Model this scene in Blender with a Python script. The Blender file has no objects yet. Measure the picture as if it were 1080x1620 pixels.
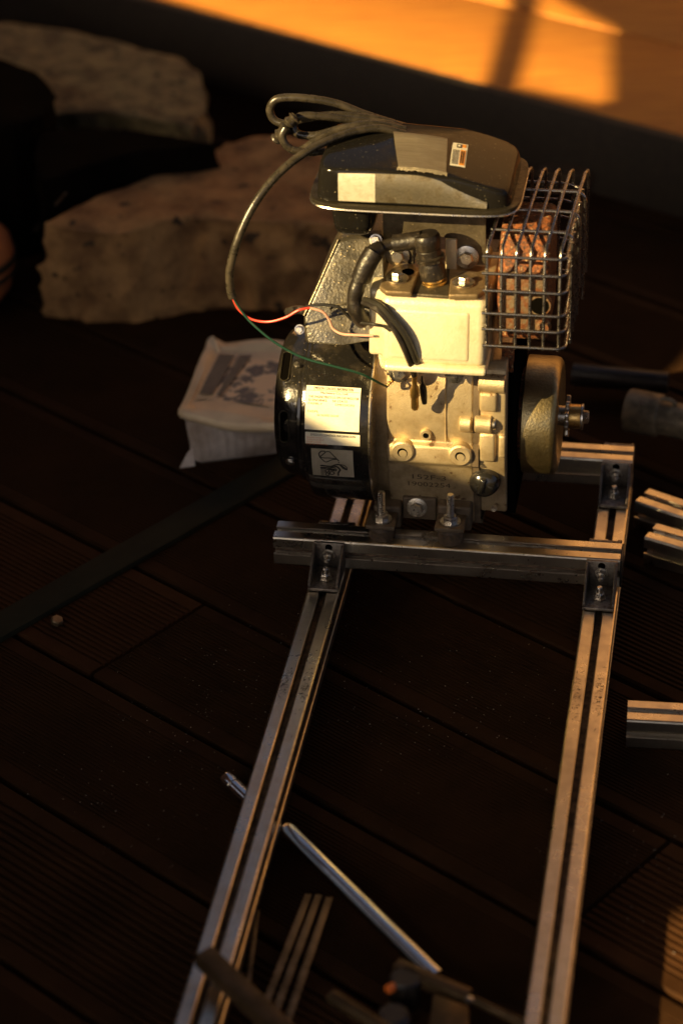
import bpy, bmesh, math, random
from math import sin, cos, pi, radians, sqrt, atan2
from mathutils import Vector, Matrix, noise
random.seed(7)
S = bpy.context.scene
COL = S.collection
# ------------------------------------------------------------------ camera, world, sun, exposure
F_PX, PITCH, ROLL, CAM_H = 3998.83, .56279, -.02864, 1.33895     # focal length in photo pixels
YAW = -.1758                                                     # heading of the aluminium frame
ORG = Vector((-.06381, 1.96305, 0))                              # front left corner of the frame
cam_d = bpy.data.cameras.new('camera'); cam = bpy.data.objects.new('camera', cam_d); COL.objects.link(cam)
S.camera = cam
FW = Vector((0, cos(PITCH), -sin(PITCH))); RT0 = Vector((1, 0, 0)); UP0 = RT0.cross(FW)
RT = cos(ROLL)*RT0 + sin(ROLL)*UP0; UP = -sin(ROLL)*RT0 + cos(ROLL)*UP0
CAM = Vector((0, 0, CAM_H))
m = Matrix((RT, UP, -FW)).transposed().to_4x4(); m.translation = CAM; cam.matrix_world = m
cam_d.sensor_fit = 'VERTICAL'; cam_d.sensor_height = 36; cam_d.sensor_width = 24
cam_d.lens = F_PX/1620*36; cam_d.clip_start = .05; cam_d.clip_end = 400
cam_d.dof.use_dof = True; cam_d.dof.focus_distance = 2.27; cam_d.dof.aperture_fstop = 3.4

KS = .66
SUNL = Vector((1, 1, -KS))                                      # the way the light travels, in frame axes
def rotz(v, a): return Vector((cos(a)*v.x - sin(a)*v.y, sin(a)*v.x + cos(a)*v.y, v.z))
sunw = rotz(SUNL, YAW)
sd = bpy.data.lights.new('sun', 'SUN'); sun = bpy.data.objects.new('sun', sd); COL.objects.link(sun)
sd.energy = 5.0; sd.angle = radians(.4); sd.color = (1, .72, .31)
sun.rotation_euler = sunw.to_track_quat('-Z', 'Y').to_euler(); sun.location = (-3, -3, 3)
W = bpy.data.worlds.new('World'); S.world = W; W.use_nodes = True
nt = W.node_tree; sky = nt.nodes.new('ShaderNodeTexSky'); sky.sky_type = 'NISHITA'; sky.sun_disc = False
src = -sunw.normalized()
sky.sun_elevation = math.asin(src.z); sky.sun_rotation = atan2(src.x, src.y)
sky.dust_density = 7.0; sky.air_density = .45; sky.ozone_density = .3
nt.nodes['Background'].inputs['Strength'].default_value = .05
nt.links.new(sky.outputs[0], nt.nodes['Background'].inputs['Color'])
S.view_settings.view_transform = 'Standard'; S.view_settings.look = 'None'
S.view_settings.exposure = 1.25; S.view_settings.gamma = 1; S.view_settings.use_curve_mapping = False
S.render.engine = 'CYCLES'; S.cycles.use_denoising = True; S.cycles.max_bounces = 6
S.cycles.sample_clamp_indirect = 6

# ------------------------------------------------------------------ helpers: places
XA = rotz(Vector((1, 0, 0)), YAW); YA = rotz(Vector((0, 1, 0)), YAW)
def ray(px, py): return FW + (px-540)/F_PX*RT - (py-810)/F_PX*UP
def loc(w): d = w-ORG; return Vector((d.dot(XA), d.dot(YA), d.z))
def P(px, py, y):                       # point in frame axes, on the upright plane at depth y
    d = ray(px, py); t = (y-(CAM-ORG).dot(YA))/d.dot(YA); return loc(CAM+t*d)
def PZ(px, py, z): d = ray(px, py); return CAM + (z-CAM_H)/d.z*d          # point in world axes at height z
def LZ(px, py, z): return loc(PZ(px, py, z))                               # the same in frame axes

# ------------------------------------------------------------------ helpers: materials
def N(nt, t, **k):
    n = nt.nodes.new(t)
    for a, v in k.items(): setattr(n, a, v)
    return n
def mat(name, col, metal=0., rough=.5, col2=None, nscale=60., nlo=.4, nhi=.6, bump=0., bscale=400., rvar=.0,
        stretch=None, spot=None, spot_scale=300., spot_size=.12, spec=.5, coat=0., trans=0., bdist=.001, detail=6.):
    M = bpy.data.materials.new(name); M.use_nodes = True; t = M.node_tree
    b = t.nodes['Principled BSDF']
    b.inputs['Base Color'].default_value = (*col, 1); b.inputs['Metallic'].default_value = metal
    b.inputs['Roughness'].default_value = rough; b.inputs['Specular IOR Level'].default_value = spec
    b.inputs['Coat Weight'].default_value = coat; b.inputs['Transmission Weight'].default_value = trans
    co = N(t, 'ShaderNodeTexCoord'); out = co.outputs['Object']
    if stretch:
        mp = N(t, 'ShaderNodeMapping'); mp.inputs['Scale'].default_value = stretch
        t.links.new(out, mp.inputs['Vector']); out = mp.outputs['Vector']
    last = None
    if col2 is not None:
        n = N(t, 'ShaderNodeTexNoise'); n.inputs['Scale'].default_value = nscale; n.inputs['Detail'].default_value = detail
        n.inputs['Roughness'].default_value = .65
        t.links.new(out, n.inputs['Vector'])
        r = N(t, 'ShaderNodeMapRange'); r.inputs['From Min'].default_value = nlo; r.inputs['From Max'].default_value = nhi
        t.links.new(n.outputs['Fac'], r.inputs['Value'])
        mx = N(t, 'ShaderNodeMix', data_type='RGBA'); mx.inputs['A'].default_value = (*col, 1); mx.inputs['B'].default_value = (*col2, 1)
        t.links.new(r.outputs[0], mx.inputs['Factor']); last = mx.outputs['Result']
        if rvar:
            rr = N(t, 'ShaderNodeMapRange'); rr.inputs['To Min'].default_value = rough; rr.inputs['To Max'].default_value = rough+rvar
            t.links.new(r.outputs[0], rr.inputs['Value']); t.links.new(rr.outputs[0], b.inputs['Roughness'])
    if spot is not None:
        v = N(t, 'ShaderNodeTexNoise'); v.inputs['Scale'].default_value = spot_scale; v.inputs['Detail'].default_value = 3
        t.links.new(co.outputs['Object'], v.inputs['Vector'])
        r = N(t, 'ShaderNodeMapRange'); r.inputs['From Min'].default_value = .5+spot_size; r.inputs['From Max'].default_value = .54+spot_size
        t.links.new(v.outputs['Fac'], r.inputs['Value'])
        mx = N(t, 'ShaderNodeMix', data_type='RGBA'); mx.inputs['B'].default_value = (*spot, 1)
        if last: t.links.new(last, mx.inputs['A'])
        else: mx.inputs['A'].default_value = (*col, 1)
        t.links.new(r.outputs[0], mx.inputs['Factor']); last = mx.outputs['Result']
    if last: t.links.new(last, b.inputs['Base Color'])
    if bump:
        n = N(t, 'ShaderNodeTexNoise'); n.inputs['Scale'].default_value = bscale; n.inputs['Detail'].default_value = 5
        t.links.new(out, n.inputs['Vector'])
        bp = N(t, 'ShaderNodeBump'); bp.inputs['Strength'].default_value = bump; bp.inputs['Distance'].default_value = bdist
        t.links.new(n.outputs['Fac'], bp.inputs['Height']); t.links.new(bp.outputs[0], b.inputs['Normal'])
    return M
M = {}
M['deck'] = mat('deck_composite', (.027, .0125, .0050), 0, .62, (.046, .0210, .0085), 14, .35, .7, bump=.5, bscale=900, spec=.04, spot=(.07, .05, .035), spot_scale=420, spot_size=.27)
M['deck2'] = mat('deck_pale_and_sunlit', (.062, .027, .0105), 0, .6, (.036, .016, .0062), 18, .35, .7, bump=.5, bscale=900, spec=.04, spot=(.07, .05, .035), spot_scale=420, spot_size=.28)  # pale boards; the tone also paints in the sunlit patch at lower right
M['soil'] = mat('dark_soil', (.03, .02, .012), 0, .95, (.05, .035, .02), 9)
M['alu'] = mat('extruded_aluminium', (.74, .67, .54), 1, .27, (.54, .46, .35), 35, .4, .75, bump=.12, bscale=160, rvar=.14, stretch=(1, 1, 1), spot=(.12, .08, .05), spot_scale=240, spot_size=.2)
M['alu_dull'] = mat('dull_aluminium', (.50, .45, .38), 1, .42, (.35, .30, .24), 60, .4, .7, bump=.2, bscale=300, rvar=.15)
M['steel'] = mat('plated_steel', (.66, .62, .55), 1, .25, (.42, .36, .28), 200, .4, .7, bump=.1, bscale=500, rvar=.2)
M['chrome'] = mat('chromed_tube', (.85, .86, .86), 1, .10, (.6, .55, .48), 90, .55, .8, rvar=.2)
M['shade_strip'] = mat('slot_shade', (.17, .11, .065), .3, .7, (.05, .03, .018), 120, bump=.6, bscale=500)  # dark strip painting the shade inside the slots
M['bracket'] = mat('cast_bracket', (.30, .27, .23), .9, .36, (.14, .11, .09), 150, .4, .65, bump=.35, bscale=500, rvar=.2)
M['cast'] = mat('cast_aluminium', (.62, .50, .31), .72, .43, (.36, .26, .14), 55, .42, .72, bump=.5, bscale=1100, rvar=.12, spot=(.20, .12, .06), spot_scale=110, spot_size=.17)
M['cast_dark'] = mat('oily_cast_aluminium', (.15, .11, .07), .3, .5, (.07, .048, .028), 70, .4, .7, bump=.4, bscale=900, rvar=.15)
M['cover'] = mat('cream_painted_cover', (.76, .69, .50), .30, .38, (.56, .46, .28), 40, .42, .78, bump=.3, bscale=500, rvar=.2, spot=(.34, .25, .13), spot_scale=180, spot_size=.21)
M['gloss'] = mat('black_gloss_paint', (.012, .011, .010), 0, .14, (.035, .028, .02), 60, .5, .75, bump=.25, bscale=220, rvar=.22, spec=.6, coat=.6, spot=(.30, .24, .16), spot_scale=500, spot_size=.2)
M['shroud'] = mat('dusty_black_shroud', (.035, .030, .022), .1, .30, (.10, .08, .05), 50, .45, .75, bump=.4, bscale=420, rvar=.25, spec=.6, coat=.3, spot=(.45, .36, .22), spot_scale=420, spot_size=.16)
M['tank'] = mat('black_tank_paint', (.010, .009, .008), .0, .12, (.014, .011, .007), 30, .5, .8, bump=.12, bscale=160, rvar=.25, spec=.2, coat=0., spot=(.30, .26, .18), spot_scale=600, spot_size=.2)
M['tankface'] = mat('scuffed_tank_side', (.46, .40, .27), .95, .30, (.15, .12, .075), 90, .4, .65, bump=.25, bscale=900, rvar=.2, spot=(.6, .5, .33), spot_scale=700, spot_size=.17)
M['glare'] = mat('painted_glare_patch', (.85, .78, .62), .5, .28, (.55, .48, .34), 120, .45, .7, bump=.2, bscale=500, rvar=.2)  # pale patch painting a bright reflection on the tank front
M['flange'] = mat('scuffed_black_flange', (.07, .058, .04), .7, .28, (.04, .033, .022), 200, .4, .65, bump=.3, bscale=500, rvar=.2)
M['tape'] = mat('grey_cloth_tape', (.36, .31, .22), .6, .36, (.22, .18, .12), 12, .3, .7, bump=.6, bscale=60, stretch=(3, 60, 3), rvar=.1)
M['plate'] = mat('dark_steel_plate', (.15, .125, .085), .75, .45, (.07, .055, .035), 60, .4, .65, bump=.4, bscale=300, rvar=.2, spot=(.42, .33, .2), spot_scale=420, spot_size=.2)
M['gasket'] = mat('brown_oily_plate', (.34, .25, .14), .7, .40, (.18, .12, .06), 90, .4, .7, bump=.3, bscale=500, rvar=.2)
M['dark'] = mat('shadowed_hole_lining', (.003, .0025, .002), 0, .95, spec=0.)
M['rubber'] = mat('black_rubber', (.014, .011, .009), 0, .36, (.045, .034, .022), 120, .5, .75, bump=.4, bscale=400, rvar=.2, spot=(.16, .12, .08), spot_scale=600, spot_size=.2)
M['mount'] = mat('dirty_rubber_mount', (.045, .030, .018), 0, .65, (.11, .07, .04), 240, .4, .65, bump=.9, bscale=500)
M['rust'] = mat('rusted_muffler', (.26, .080, .020), .1, .75, (.055, .024, .014), 260, .42, .58, bump=1., bscale=420, spot=(.40, .26, .13), spot_scale=300, spot_size=.12)
M['muffler_pale'] = mat('scaled_muffler_front', (.17, .125, .075), .35, .6, (.17, .06, .022), 200, .42, .62, bump=.8, bscale=420)
M['cage'] = mat('chromed_wire', (.42, .40, .38), 1, .22, (.12, .10, .09), 300, .4, .7, rvar=.25)
M['brass'] = mat('brass', (.72, .48, .17), 1, .30, (.5, .3, .1), 200, rvar=.2)
M['brass_plate'] = mat('yellow_zinc_drum', (.46, .37, .19), 1., .34, (.24, .18, .08), 45, .4, .7, bump=.35, bscale=420, rvar=.15, spot=(.70, .62, .42), spot_scale=330, spot_size=.2)
M['knob'] = mat('black_plastic_knob', (.015, .014, .013), 0, .16, spec=.6, coat=.5)
M['paper'] = mat('label_paper', (.80, .76, .62), 0, .45, (.74, .68, .52), 60, bump=.05, bscale=300)
M['foil'] = mat('silver_label_foil', (.60, .54, .42), .55, .35, (.48, .42, .30), 30, bump=.1, bscale=300, rvar=.1)
M['ink'] = mat('black_ink', (.02, .016, .012), 0, .6)
M['ink_pale'] = mat('faded_brown_ink', (.34, .24, .12), 0, .6)
M['ink_brown'] = mat('brown_ink', (.12, .06, .025), 0, .6)
M['ink_red'] = mat('faded_red_ink', (.60, .20, .08), 0, .6)
M['orange_ink'] = mat('orange_label_ink', (.80, .30, .03), 0, .5)
M['stamp'] = mat('stamped_dark', (.10, .07, .04), .2, .7)  # flat letters toned darker than the casting
M['cable'] = mat('grey_black_cable_sheath', (.030, .025, .018), 0, .26, (.07, .055, .036), 90, .45, .75, bump=.2, bscale=300, rvar=.2, spec=.6)
M['red'] = mat('red_wire_insulation', (.62, .05, .03), 0, .4)
M['pink'] = mat('red_wire_sunlit_tone', (.80, .42, .32), 0, .45)  # paler red painting full sun on this stretch of wire
M['green'] = mat('green_wire_insulation', (.008, .045, .026), 0, .4)
M['wire'] = mat('black_wire_insulation', (.020, .018, .014), 0, .35)
M['copper'] = mat('bare_copper_strands', (.62, .42, .22), 1, .4)
M['granite'] = mat('grey_granite', (.32, .24, .10), 0, .85, (.13, .09, .04), 34, .38, .62, bump=1., bscale=45, bdist=.008, spot=(.05, .04, .02), spot_scale=60, spot_size=.12)
M['sand'] = mat('tan_sandstone', (.46, .25, .09), 0, .9, (.22, .11, .04), 24, .38, .62, bump=1., bscale=32, bdist=.010, spot=(.06, .035, .016), spot_scale=45, spot_size=.13)
M['rock_and_void'] = mat('black_rock_and_void', (.004, .003, .002), 0, .9, (.007, .005, .003), 20, bump=.6, bscale=80, spec=.03)  # near black rock, also used to fill the dark void between stones
M['wood'] = mat('orange_stained_wood', (.72, .30, .045), 0, .5, (.50, .165, .028), 9, .35, .65, bump=.3, bscale=60, stretch=(1, 14, 14), spec=.35)
M['fascia'] = mat('dark_edge_board', (.055, .040, .024), 0, .7, (.035, .026, .016), 14, .35, .65, stretch=(1, 10, 10), bump=.3, bscale=60)  # edge board toned darker than the planks
M['terracotta'] = mat('terracotta', (.62, .20, .05), 0, .7, (.45, .14, .04), 30)
M['glaze'] = mat('dark_green_glaze', (.02, .022, .012), 0, .3)
M['bark'] = mat('bark', (.10, .06, .03), 0, .9, (.05, .03, .015), 60, bump=.8, bscale=200)
M['plastic'] = mat('translucent_white_plastic', (.84, .66, .42), 0, .38, (.70, .54, .34), 40, .4, .7, bump=.1, bscale=90)
M['plastic_side'] = mat('milky_plastic_side', (.66, .58, .52), 0, .4, (.42, .33, .26), 30, .4, .65, bump=.1, bscale=90)
M['film'] = mat('clouded_lid_film', (.17, .14, .10), 0, .3, (.85, .64, .38), 42, .44, .50, bump=.3, bscale=60, stretch=(1, 1.0, 1), detail=3.)
M['film_dark'] = mat('grey_printed_lid_band', (.17, .145, .105), 0, .45, (.13, .11, .08), 40)
M['blacksteel'] = mat('black_flat_steel', (.016, .017, .010), .1, .62, (.028, .028, .017), 25, .4, .7, bump=.3, bscale=500, rvar=.1, spec=.12)
M['olive'] = mat('olive_grey_plastic', (.30, .235, .14), .2, .48, (.10, .08, .05), 40, bump=.2, bscale=200)
M['barlit'] = mat('brown_anodised_bar', (.12, .075, .035), .6, .42, (.07, .045, .02), 50, rvar=.1)
M['strip'] = mat('dull_brass_strip', (.30, .22, .13), .9, .5, (.18, .13, .07), 50, rvar=.1)
M['orange'] = mat('orange_plastic', (.75, .16, .02), 0, .4)
M['blocker'] = mat('light_blocker_boards', (.10, .06, .035), 0, .8, (.07, .045, .025), 6)  # boards of the added, unseen light blockers
M['reflector'] = mat('reflector_boards', (.36, .21, .10), 0, .75, (.26, .145, .065), 5, stretch=(1, 1, 10))  # boards of the added, unseen warm reflectors
M['fleck'] = mat('pale_dust', (.45, .42, .38), 0, .8)

# ------------------------------------------------------------------ helpers: meshes
class MB:
    def __init__(s): s.v = []; s.f = []
    def add(s, vs, fs):
        n = len(s.v); s.v += [Vector(a) for a in vs]; s.f += [tuple(i+n for i in f) for f in fs]; return s
    def box(s, x0, x1, y0, y1, z0, z1):
        return s.add([(x0,y0,z0),(x1,y0,z0),(x1,y1,z0),(x0,y1,z0),(x0,y0,z1),(x1,y0,z1),(x1,y1,z1),(x0,y1,z1)],
                     [(0,3,2,1),(4,5,6,7),(0,1,5,4),(1,2,6,5),(2,3,7,6),(3,0,4,7)])
    def hexa(s, lo, hi):                 # eight corners: lower ring, upper ring
        n = len(lo)
        return s.add(list(lo)+list(hi), [tuple(range(n))[::-1], tuple(range(n, 2*n))] + [(i, (i+1) % n, n+(i+1) % n, n+i) for i in range(n)])
    def prism(s, poly, fn, a, b):        # fn(u, v, w) -> point; poly in (u, v), swept from w=a to w=b
        return s.hexa([fn(u, v, a) for u, v in poly], [fn(u, v, b) for u, v in poly])
    def lathe(s, prof, o, ax, n=32, ref=None):       # prof: (along, radius)
        ax = Vector(ax).normalized(); o = Vector(o)
        r = ax.orthogonal().normalized() if ref is None else Vector(ref); q = ax.cross(r)
        vs = []; fs = []
        for t, R in prof:
            for k in range(n):
                a = 2*pi*k/n; vs.append(o+ax*t+(r*cos(a)+q*sin(a))*R)
        for i in range(len(prof)-1):
            for k in range(n):
                k2 = (k+1) % n; fs.append((i*n+k, i*n+k2, (i+1)*n+k2, (i+1)*n+k))
        fs.append(tuple(range(n))[::-1]); fs.append(tuple((len(prof)-1)*n+k for k in range(n)))
        return s.add(vs, fs)
    def cyl(s, a, b, r, n=24, ch=0.):
        a = Vector(a); b = Vector(b); L = (b-a).length
        pr = [(0, r), (L, r)] if not ch else [(0, r-ch), (ch, r), (L-ch, r), (L, r-ch)]
        return s.lathe(pr, a, b-a, n)
    def tube(s, pts, r, n=10, sub=6, closed=False, rf=None):
        pts = [Vector(p) for p in pts]; out = []
        if sub > 1:
            m_ = len(pts)
            for i in range(m_ if closed else m_-1):
                p0 = pts[(i-1) % m_] if closed or i > 0 else pts[0]; p1 = pts[i]; p2 = pts[(i+1) % m_]
                p3 = pts[(i+2) % m_] if closed or i+2 < m_ else pts[-1]
                for k in range(sub):
                    t = k/sub; out.append(.5*((2*p1)+(p2-p0)*t+(2*p0-5*p1+4*p2-p3)*t*t+(3*p1-p0-3*p2+p3)*t**3))
            if not closed: out.append(pts[-1])
        else: out = pts
        m_ = len(out); vs = []; fs = []; up = None
        for i, p in enumerate(out):
            d = (out[(i+1) % m_]-out[i-1]) if closed or 0 < i < m_-1 else (out[1]-out[0] if i == 0 else out[-1]-out[-2])
            d.normalize()
            if up is None: up = d.orthogonal().normalized()
            up = (up-d*up.dot(d)).normalized(); q = d.cross(up)
            R = r if rf is None else r*rf(i/(m_-1))
            for k in range(n): a = 2*pi*k/n; vs.append(p+(up*cos(a)+q*sin(a))*R)
        for i in range(m_ if closed else m_-1):
            for k in range(n):
                j = (i+1) % m_; k2 = (k+1) % n; fs.append((i*n+k, i*n+k2, j*n+k2, j*n+k))
        if not closed: fs.append(tuple(range(n))[::-1]); fs.append(tuple((m_-1)*n+k for k in range(n)))
        return s.add(vs, fs)
    def ext(s, prof, o, ax, up, L):      # section swept along ax from o
        ax = Vector(ax).normalized(); up = Vector(up); sd_ = up.cross(ax).normalized(); up = ax.cross(sd_)
        o = Vector(o)
        return s.hexa([o+sd_*a+up*b for a, b in prof], [o+sd_*a+up*b+ax*L for a, b in prof])
class Thing:
    def __init__(s, name, label, cat, base=(0, 0, 0), frame='L', group=None, kind=None):
        s.base = Vector(base); s.yaw = YAW if frame == 'L' else 0
        s.o = bpy.data.objects.new(name, None); COL.objects.link(s.o); s.o.empty_display_size = .02
        s.o.location = ORG + rotz(s.base, YAW) if frame == 'L' else s.base
        s.o.rotation_euler = (0, 0, s.yaw)
        if label: s.o['label'] = label
        if cat: s.o['category'] = cat
        if group: s.o['group'] = group
        if kind: s.o['kind'] = kind
    def part(s, name, mb, mt, parent=None, **k):
        return link(name, mesh_of(name, mb, mt, s.base, **k), parent or s.o)
def mesh_of(name, mb, mt, base=Vector((0, 0, 0)), bevel=0., seg=2, smooth=35, tri=False):
    me = bpy.data.meshes.new(name); me.from_pydata([v-base for v in mb.v], [], mb.f)
    bm = bmesh.new(); bm.from_mesh(me)
    if bevel:
        es = [e for e in bm.edges if len(e.link_faces) == 2 and e.calc_face_angle(0) > radians(28)]
        try: bmesh.ops.bevel(bm, geom=es, offset=bevel, offset_type='OFFSET', segments=seg, profile=.5, affect='EDGES', clamp_overlap=True)
        except Exception: pass
    bmesh.ops.recalc_face_normals(bm, faces=bm.faces)
    bm.to_mesh(me); bm.free()
    if smooth:
        me.shade_smooth(); me.set_sharp_from_angle(angle=radians(smooth))
    me.materials.append(M[mt]); me.update(); return me
def link(name, me, parent):
    o = bpy.data.objects.new(name, me); COL.objects.link(o)
    if parent: o.parent = parent
    return o
def solo(name, mb, mt, label, cat, base, frame='L', group=None, kind=None, **k):     # a thing that is one mesh
    base = Vector(base); o = link(name, mesh_of(name, mb, mt, base, **k), None)
    o.location = ORG + rotz(base, YAW) if frame == 'L' else base
    o.rotation_euler = (0, 0, YAW if frame == 'L' else 0)
    if label: o['label'] = label
    if cat: o['category'] = cat
    if group: o['group'] = group
    if kind: o['kind'] = kind
    return o
def copy_tree(o, parent=None):
    c = o.copy(); COL.objects.link(c); c.parent = parent
    for ch in list(o.children): copy_tree(ch, c)
    return c
_font = {}
def text_mb(txt, fn, width, height=None, thick=0):
    """flat lettering; fn(a, b) maps letter coordinates (a along, b up, metres) to a point"""
    c = bpy.data.curves.new('t', 'FONT'); c.body = txt; c.size = 1; c.resolution_u = 2
    o = bpy.data.objects.new('t', c); COL.objects.link(o)
    dg = bpy.context.evaluated_depsgraph_get(); me = bpy.data.meshes.new_from_object(o.evaluated_get(dg))
    xs = [v.co.x for v in me.vertices]; ys = [v.co.y for v in me.vertices]
    x0, x1, y0, y1 = min(xs), max(xs), min(ys), max(ys)
    k = width/(x1-x0); kb = k if height is None else height/(y1-y0)
    mb = MB(); mb.add([fn((v.co.x-x0)*k, (v.co.y-y0)*kb) for v in me.vertices], [tuple(p.vertices) for p in me.polygons])
    bpy.data.objects.remove(o); bpy.data.curves.remove(c); bpy.data.meshes.remove(me)
    return mb
def hexbolt(th, name, p, ax, r, h, mt='steel', washer=1.45, parent=None, stud=0):
    p = Vector(p); ax = Vector(ax).normalized()
    b = MB().lathe([(0, r), (h*.8, r), (h, r*.85)], p, ax, 6)
    if stud: b.lathe([(h*.9, r*.5), (h+stud-.0006, r*.5), (h+stud, r*.4)], p, ax, 14)
    o = th.part(name, b, mt, parent, smooth=20)
    if washer: th.part('washer', MB().lathe([(-.0008, r*washer), (.0006, r*washer), (.0009, r*washer*.93)], p, ax, 24), mt, o)
    return o

# ------------------------------------------------------------------ ground and deck
solo('ground', MB().box(-60, 60, -60, 60, -.09, -.07), 'soil', None, None, (0, 0, -.08), 'W', kind='structure', smooth=0)
DY = -.74723; BD = Vector((cos(DY), sin(DY), 0)); ND = Vector((-sin(DY), cos(DY), 0)); WB = .15202; DOFF = 2.26955
dk = Thing('deck', None, None, (0, 2, 0), 'W', kind='structure')
def board_mb(n, t0, t1, pitch, gw, gd):
    lo = DOFF-(n+1)*WB+.0032; hi = DOFF-n*WB-.0032; w = hi-lo; prof = [(0, -.022), (0, -.002), (.0018, 0)]
    k = int((w-.026)/pitch); s0 = (w-k*pitch)/2
    for i in range(k):
        a = s0+i*pitch+(pitch-gw)/2
        prof += [(a, 0), (a+gw*.2, -gd), (a+gw*.8, -gd), (a+gw, 0)]
    prof += [(w-.0018, 0), (w, -.002), (w, -.022)]
    mb = MB(); q = len(prof)
    vs = [ND*(lo+a)+BD*t0+Vector((0, 0, z)) for a, z in prof]+[ND*(lo+a)+BD*t1+Vector((0, 0, z)) for a, z in prof]
    mb.add(vs, [(i, i+1, q+i+1, q+i) for i in range(q-1)]+[tuple(range(q)), tuple(range(q, 2*q))[::-1], (0, q, 2*q-1, q-1)])
    return mb
jt = PZ(234, 1011, 0).dot(BD)
ends = {6: jt}
for n in range(-9, 15):
    cut = ends.get(n, jt + (-1.9, 1.35, -1.3, 2.0)[n % 4] + .2*random.random())
    segs = [(-5.2, cut-.0022, 0), (cut+.0022, 2.2, 1)]
    if n == 6: jt2 = PZ(985, 1392, 0).dot(BD); segs = [segs[0], (cut+.0022, jt2-.0022, 1), (jt2+.0022, 2.2, 2)]
    for (a, b, side) in segs:
        coarse = (n == 6 and side == 0) or n in (4,) or (n in (1, 7, 8, 9) and side) or side == 2
        rib = .0078 if n in (7, 8) or side == 2 else .0062
        mb = board_mb(n, a, b, rib if coarse else .0040, rib*.5 if coarse else .0021, .0022 if coarse else .0014)
        dk.part('board', mb, 'deck2' if (n == 6 and side != 1) or (n == 7 and side) else random.choice(['deck', 'deck', 'deck']), smooth=0)  # paler boards at right help paint the sunlit patch
for t in [x*.45-5 for x in range(16)]:
    mb = MB(); a = BD*t+ND*.6+Vector((0, 0, -.068)); b = BD*t+ND*3.8+Vector((0, 0, -.068))
    mb.ext([(-.02, 0), (.02, 0), (.02, .045), (-.02, .045)], a, b-a, (0, 0, 1), (b-a).length)
    dk.part('joist', mb, 'soil', smooth=0)
# pale dust flecks on the boards
mb = MB()
for i in range(420):
    c = random.choice([(790, 1090), (300, 1130), (640, 1130), (180, 1250), (1000, 1350), (450, 1050)])
    w = PZ(c[0]+random.gauss(0, 75), c[1]+random.gauss(0, 60), .0004)
    r = random.uniform(.0003, .0009); a = random.random()*6
    mb.add([w+Vector((cos(a+k*2.1)*r, sin(a+k*2.1)*r*.7, .0004*(k == 1))) for k in range(3)]+[w+Vector((0, 0, r*.6))], [(0, 1, 3), (1, 2, 3), (2, 0, 3)])
solo('dust', mb, 'fleck', 'pale dust flecks scattered over the dark deck boards', 'dust', PZ(640, 1130, 0), 'W', kind='stuff', smooth=0)

# ------------------------------------------------------------------ raised timber platform at the back
HP = .10
pa = PZ(230, 0, HP); pb = PZ(1080, 220, HP); ex = (pb-pa).normalized(); ey = Vector((-ex.y, ex.x, 0))
pl = Thing('platform', 'low orange timber platform with dark edge board, sunlit at the top of the photo', 'platform', pa, 'W')
for k in range(7):
    o_ = pa - ex*1.6 + ey*(.012+k*.242)
    mb = MB().hexa([o_+Vector((0, 0, -.028)), o_+ex*4.2+Vector((0, 0, -.028)), o_+ex*4.2+ey*.236+Vector((0, 0, -.028)), o_+ey*.236+Vector((0, 0, -.028))],
                   [o_, o_+ex*4.2, o_+ex*4.2+ey*.236, o_+ey*.236])
    pl.part('plank', mb, 'wood', bevel=.002)
o_ = pa - ex*1.6
mb = MB().hexa([o_-ey*.006+Vector((0, 0, -HP)), o_-ey*.006+ex*4.2+Vector((0, 0, -HP)), o_+ex*4.2+ey*.01+Vector((0, 0, -HP)), o_+ey*.01+Vector((0, 0, -HP))],
               [o_-ey*.006, o_-ey*.006+ex*4.2, o_+ex*4.2+ey*.01, o_+ey*.01])
pl.part('edge_board', mb, 'fascia', bevel=.002)

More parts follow.
